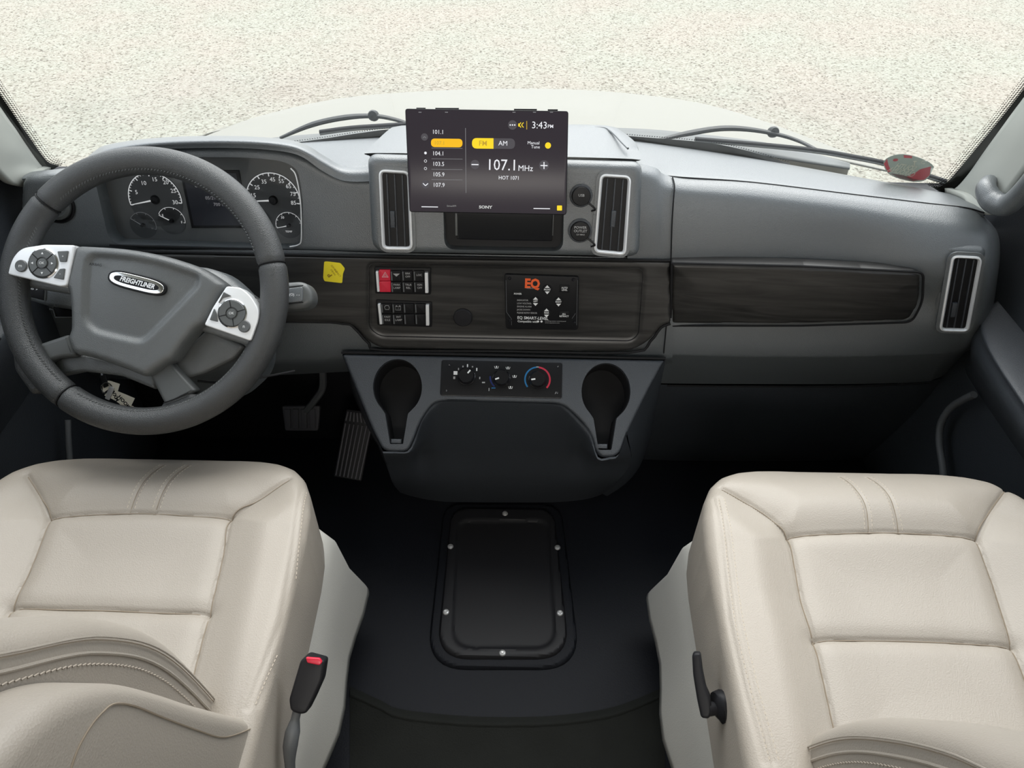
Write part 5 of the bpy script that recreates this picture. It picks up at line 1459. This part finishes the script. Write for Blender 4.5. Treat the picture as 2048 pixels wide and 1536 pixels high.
    b.build('skirt', parent=rt, sharp=60, thick=.003, label='loose cream vinyl skirt round the seat base')
    b = MB(); P_ = Fr((s * .6, .5, 0), (1, 0, 0), (0, 1, 0)); b.box(P_, -.2, -.3, .2, .22, 0.0, .42, M['black'], bev=.01); b.build('pedestal', parent=rt)
    # backrest: side profile (y, z) of the front edge swept outboard
    prof = catmull(np.array(back), 8)
    xi, xo = s * .375, s * .86
    b = MB(); rows_ = []
    N = 40
    for (yf, z) in prof:
        th = .15
        sec = []
        cs = [(0, 1), (1, 1), (1, 0), (0, 0)]
        A = rnd([(.0, 0.0), (0.485, 0.0), (.485, -th), (0, -th)], [.04, .05, .04, .03], 8)
        A = np.array([p for a, c in zip(A, np.roll(A, -1, 0)) for p in (a + (c - a) * np.linspace(0, 1, 1 if np.linalg.norm(c - a) < .02 else 12, endpoint=False)[:, None])])
        dish = .035 * np.clip(np.minimum(A[:, 0] - .07, .415 - A[:, 0]) / .06, 0, 1) * (A[:, 1] > -.01)
        rows_.append([(xi + s * a, yf + c - dd, z) for (a, c), dd in zip(A, dish)])
    n = len(rows_[0]); k = len(rows_); V = np.concatenate([np.array(r) for r in rows_])
    b.add(V, [(r * n + j, r * n + (j + 1) % n, (r + 1) * n + (j + 1) % n, (r + 1) * n + j) for r in range(k - 1) for j in range(n)] + [tuple(range(n)), tuple(range((k - 1) * n, k * n))], M['leather'])
    bk = b.build('backrest', parent=rt, sharp=60)
    # piping and seams along the inboard gusset
    b = MB()
    for off, rr, m_ in ((.020, .0011, 'leather'), (.036, .0018, 'leather')):
        b.tube([(xi - s * .0005, y - off, z) for y, z in prof], rr, M[m_], n=1, seg=6, smooth=False)
    b.tube([(xi - s * .0004, y - .0232, z) for y, z in prof], .0006, M['seamshade'], n=1, seg=5, smooth=False)
    b.build('piping', parent=bk)
    b = MB(); P = np.array(prof); sl = np.concatenate([[0], np.cumsum(np.hypot(*np.diff(P, axis=0).T))]); t = .02
    while t < sl[-1] - .01:
        y, z = np.interp(t, sl, P[:, 0]), np.interp(t, sl, P[:, 1]); y2, z2 = np.interp(t + .0045, sl, P[:, 0]), np.interp(t + .0045, sl, P[:, 1])
        b.tube([(xi - s * .0006, y - .046, z), (xi - s * .0006, y2 - .0475, z2)], .0007, M['stitch'], n=1, seg=4, smooth=False, caps=False); t += .0075
    b.build('stitching', parent=bk, kind='stuff')
    # headrest
    b = MB(); yt, ztp = prof[-1]
    hd = Fr((s * .6, yt - .09, ztp + .13), (1, 0, 0), (0, -.2, 1))
    b.prism(hd, rnd([(-.13, -.11), (.13, -.11), (.12, .11), (-.12, .11)], .05, 8), -.05, .06, M['leather'], bev=.035); b.build('headrest', parent=rt, sharp=60)
    return rt
dr = seat('driver_seat', -1, 'cream leather driver seat behind the steering wheel with its armrest folded up', [(-.318, .878), (-.87, .878), (-.87, .25), (-.305, .25)][::-1],
     [[(580, 966), (520, 1003), (462, 1038), (445, 1110), (418, 1215), (388, 1330), (360, 1440), (335, 1540)],
      [(462, 1038), (400, 1035), (290, 1029), (180, 1032), (100, 1038)],
      [(60, 960), (85, 1000), (100, 1038), (60, 1130), (18, 1212), (-20, 1300), (-60, 1400), (-100, 1500)],
      [(18, 1212), (200, 1213), (415, 1224)]],
     [[(607, 985), (592, 1100), (565, 1250), (500, 1430)], [(618, 995), (606, 1100), (578, 1260), (518, 1420)]],
     [[(326, 930), (290, 980), (262, 1027)], [(376, 930), (340, 980), (312, 1028)]],
     [(.44, .40), (.445, .48), (.415, .72), (.361, .865), (.285, .98), (.21, 1.09), (.16, 1.2)], True)
ps = seat('passenger_seat', 1, 'cream leather passenger seat with a black recline lever on its side', [(.290, .25), (.310, .878), (.875, .878), (.875, .25)],
     [[(1442, 985), (1500, 1015), (1545, 1045), (1575, 1075), (1590, 1130), (1605, 1200), (1630, 1275), (1650, 1360), (1668, 1440), (1690, 1536)],
      [(1575, 1075), (1650, 1070), (1765, 1067), (1880, 1072), (1953, 1079)],
      [(2015, 975), (1975, 1030), (1953, 1079), (1990, 1170), (2030, 1290), (2060, 1370), (2110, 1500)],
      [(1630, 1277), (1750, 1274), (1900, 1278), (2030, 1290)]],
     [[(1424, 1010), (1436, 1100), (1454, 1250), (1484, 1390), (1522, 1536)], [(1436, 1010), (1450, 1100), (1470, 1250), (1500, 1390), (1540, 1536)]],
     [[(1684, 950), (1705, 985), (1725, 1025), (1736, 1066)], [(1738, 950), (1767, 995), (1785, 1038), (1796, 1067)]],
     [(.41, .38), (.41, .47), (.39, .575), (.36, .678), (.318, .776), (.272, .863), (.22, .94), (.16, 1.05), (.12, 1.16)], False)
# folded-up armrest on the driver seat
def onx(px, py, x): return G(px, py, x=x)
AX = -.318
ap = [(535, 1446), (500, 1436), (470, 1428), (400, 1408), (330, 1384), (265, 1369), (200, 1371), (130, 1396), (70, 1440), (20, 1490), (-60, 1600), (60, 1760), (300, 1750), (450, 1680), (540, 1600), (552, 1536), (552, 1480)]
A3 = np.array([onx(px, py, AX) for px, py in ap])
AF = Fr((AX, .3, .7), (0, 1, 0), (0, 0, 1))
if AF.w[0] < 0: AF = Fr((AX, .3, .7), (0, -1, 0), (0, 0, 1))
uv = np.array([(np.dot(p - AF.o, AF.u), np.dot(p - AF.o, AF.v)) for p in A3])
b = MB(); b.prism(AF, catmull(uv, 5, True), -.055, .0, M['leather'], bev=.018)
b.build('armrest', parent=dr, sharp=60)
b = MB(); sm = [onx(px, py, AX + .0005) for px, py in ((515, 1452), (470, 1470), (440, 1474), (400, 1462), (330, 1436), (270, 1412), (230, 1408), (205, 1425), (180, 1455), (155, 1500), (135, 1560))]
b.tube(sm, .0009, M['seamshade'], seg=5); b.build('seam', parent=dr)
# recline lever
LVF = FL(1405, 1370, t=.985, lean=50, yaw=-25)
b = MB(); b.prism(LVF, rnd(LVF.L([(1384, 1312), (1388, 1306), (1401, 1306), (1405, 1340), (1412, 1375), (1421, 1395), (1424, 1425), (1418, 1439), (1402, 1437), (1394, 1400), (1386, 1350)]), .004, 4), -.016, 0, M['rubber'], bev=.004)
lv = b.build('recline_lever', parent=ps)
b = MB(); b.tube([G(1413, 1418, t=.985), G(1428, 1417, t=.988), G(1435, 1414, t=.99), G(1441, 1413, t=.99), G(1441, 1413, t=.99) + np.array([.02, 0, 0])], [.010, .009, .020, .022, .020], M['rubber'], seg=14, smooth=False); b.build('pivot', parent=lv)

# seat belt buckle beside the driver seat
BK = FL(612, 1370, t=.97, lean=48, roll=-8)
bk = empty('seat_belt_buckle', BK.pt(*BK.loc(575, 1520)), 'black seat belt buckle with a red release button beside the driver seat', 'seat belt buckle')
b = MB(); b.prism(BK, rnd(BK.L([(600, 1322), (612, 1312), (649, 1322), (643, 1362), (626, 1400), (612, 1428), (598, 1430), (580, 1422), (577, 1400)]), .004, 4), -.022, 0, M['rubber'], bev=.004)
b.build('housing', parent=bk)
b = MB(); b.prism(BK, rnd(BK.L([(612, 1314), (640, 1316), (645, 1324), (640, 1330), (615, 1325)]), .002, 4), -.002, .0025, M['red'], bev=.0015); b.build('release_button', parent=bk, label='red release button')
b = MB(); b.tube([BK.pt(*BK.loc(590, 1426), -.01), BK.pt(*BK.loc(585, 1445), -.012), BK.pt(*BK.loc(580, 1470), -.012), BK.pt(*BK.loc(574, 1500), -.015), BK.pt(*BK.loc(566, 1545), -.03), BK.pt(*BK.loc(560, 1600), -.05)], [.006, .006, .010, .010, .007, .007], M['rubber_grey'], seg=10); b.build('stem', parent=bk)
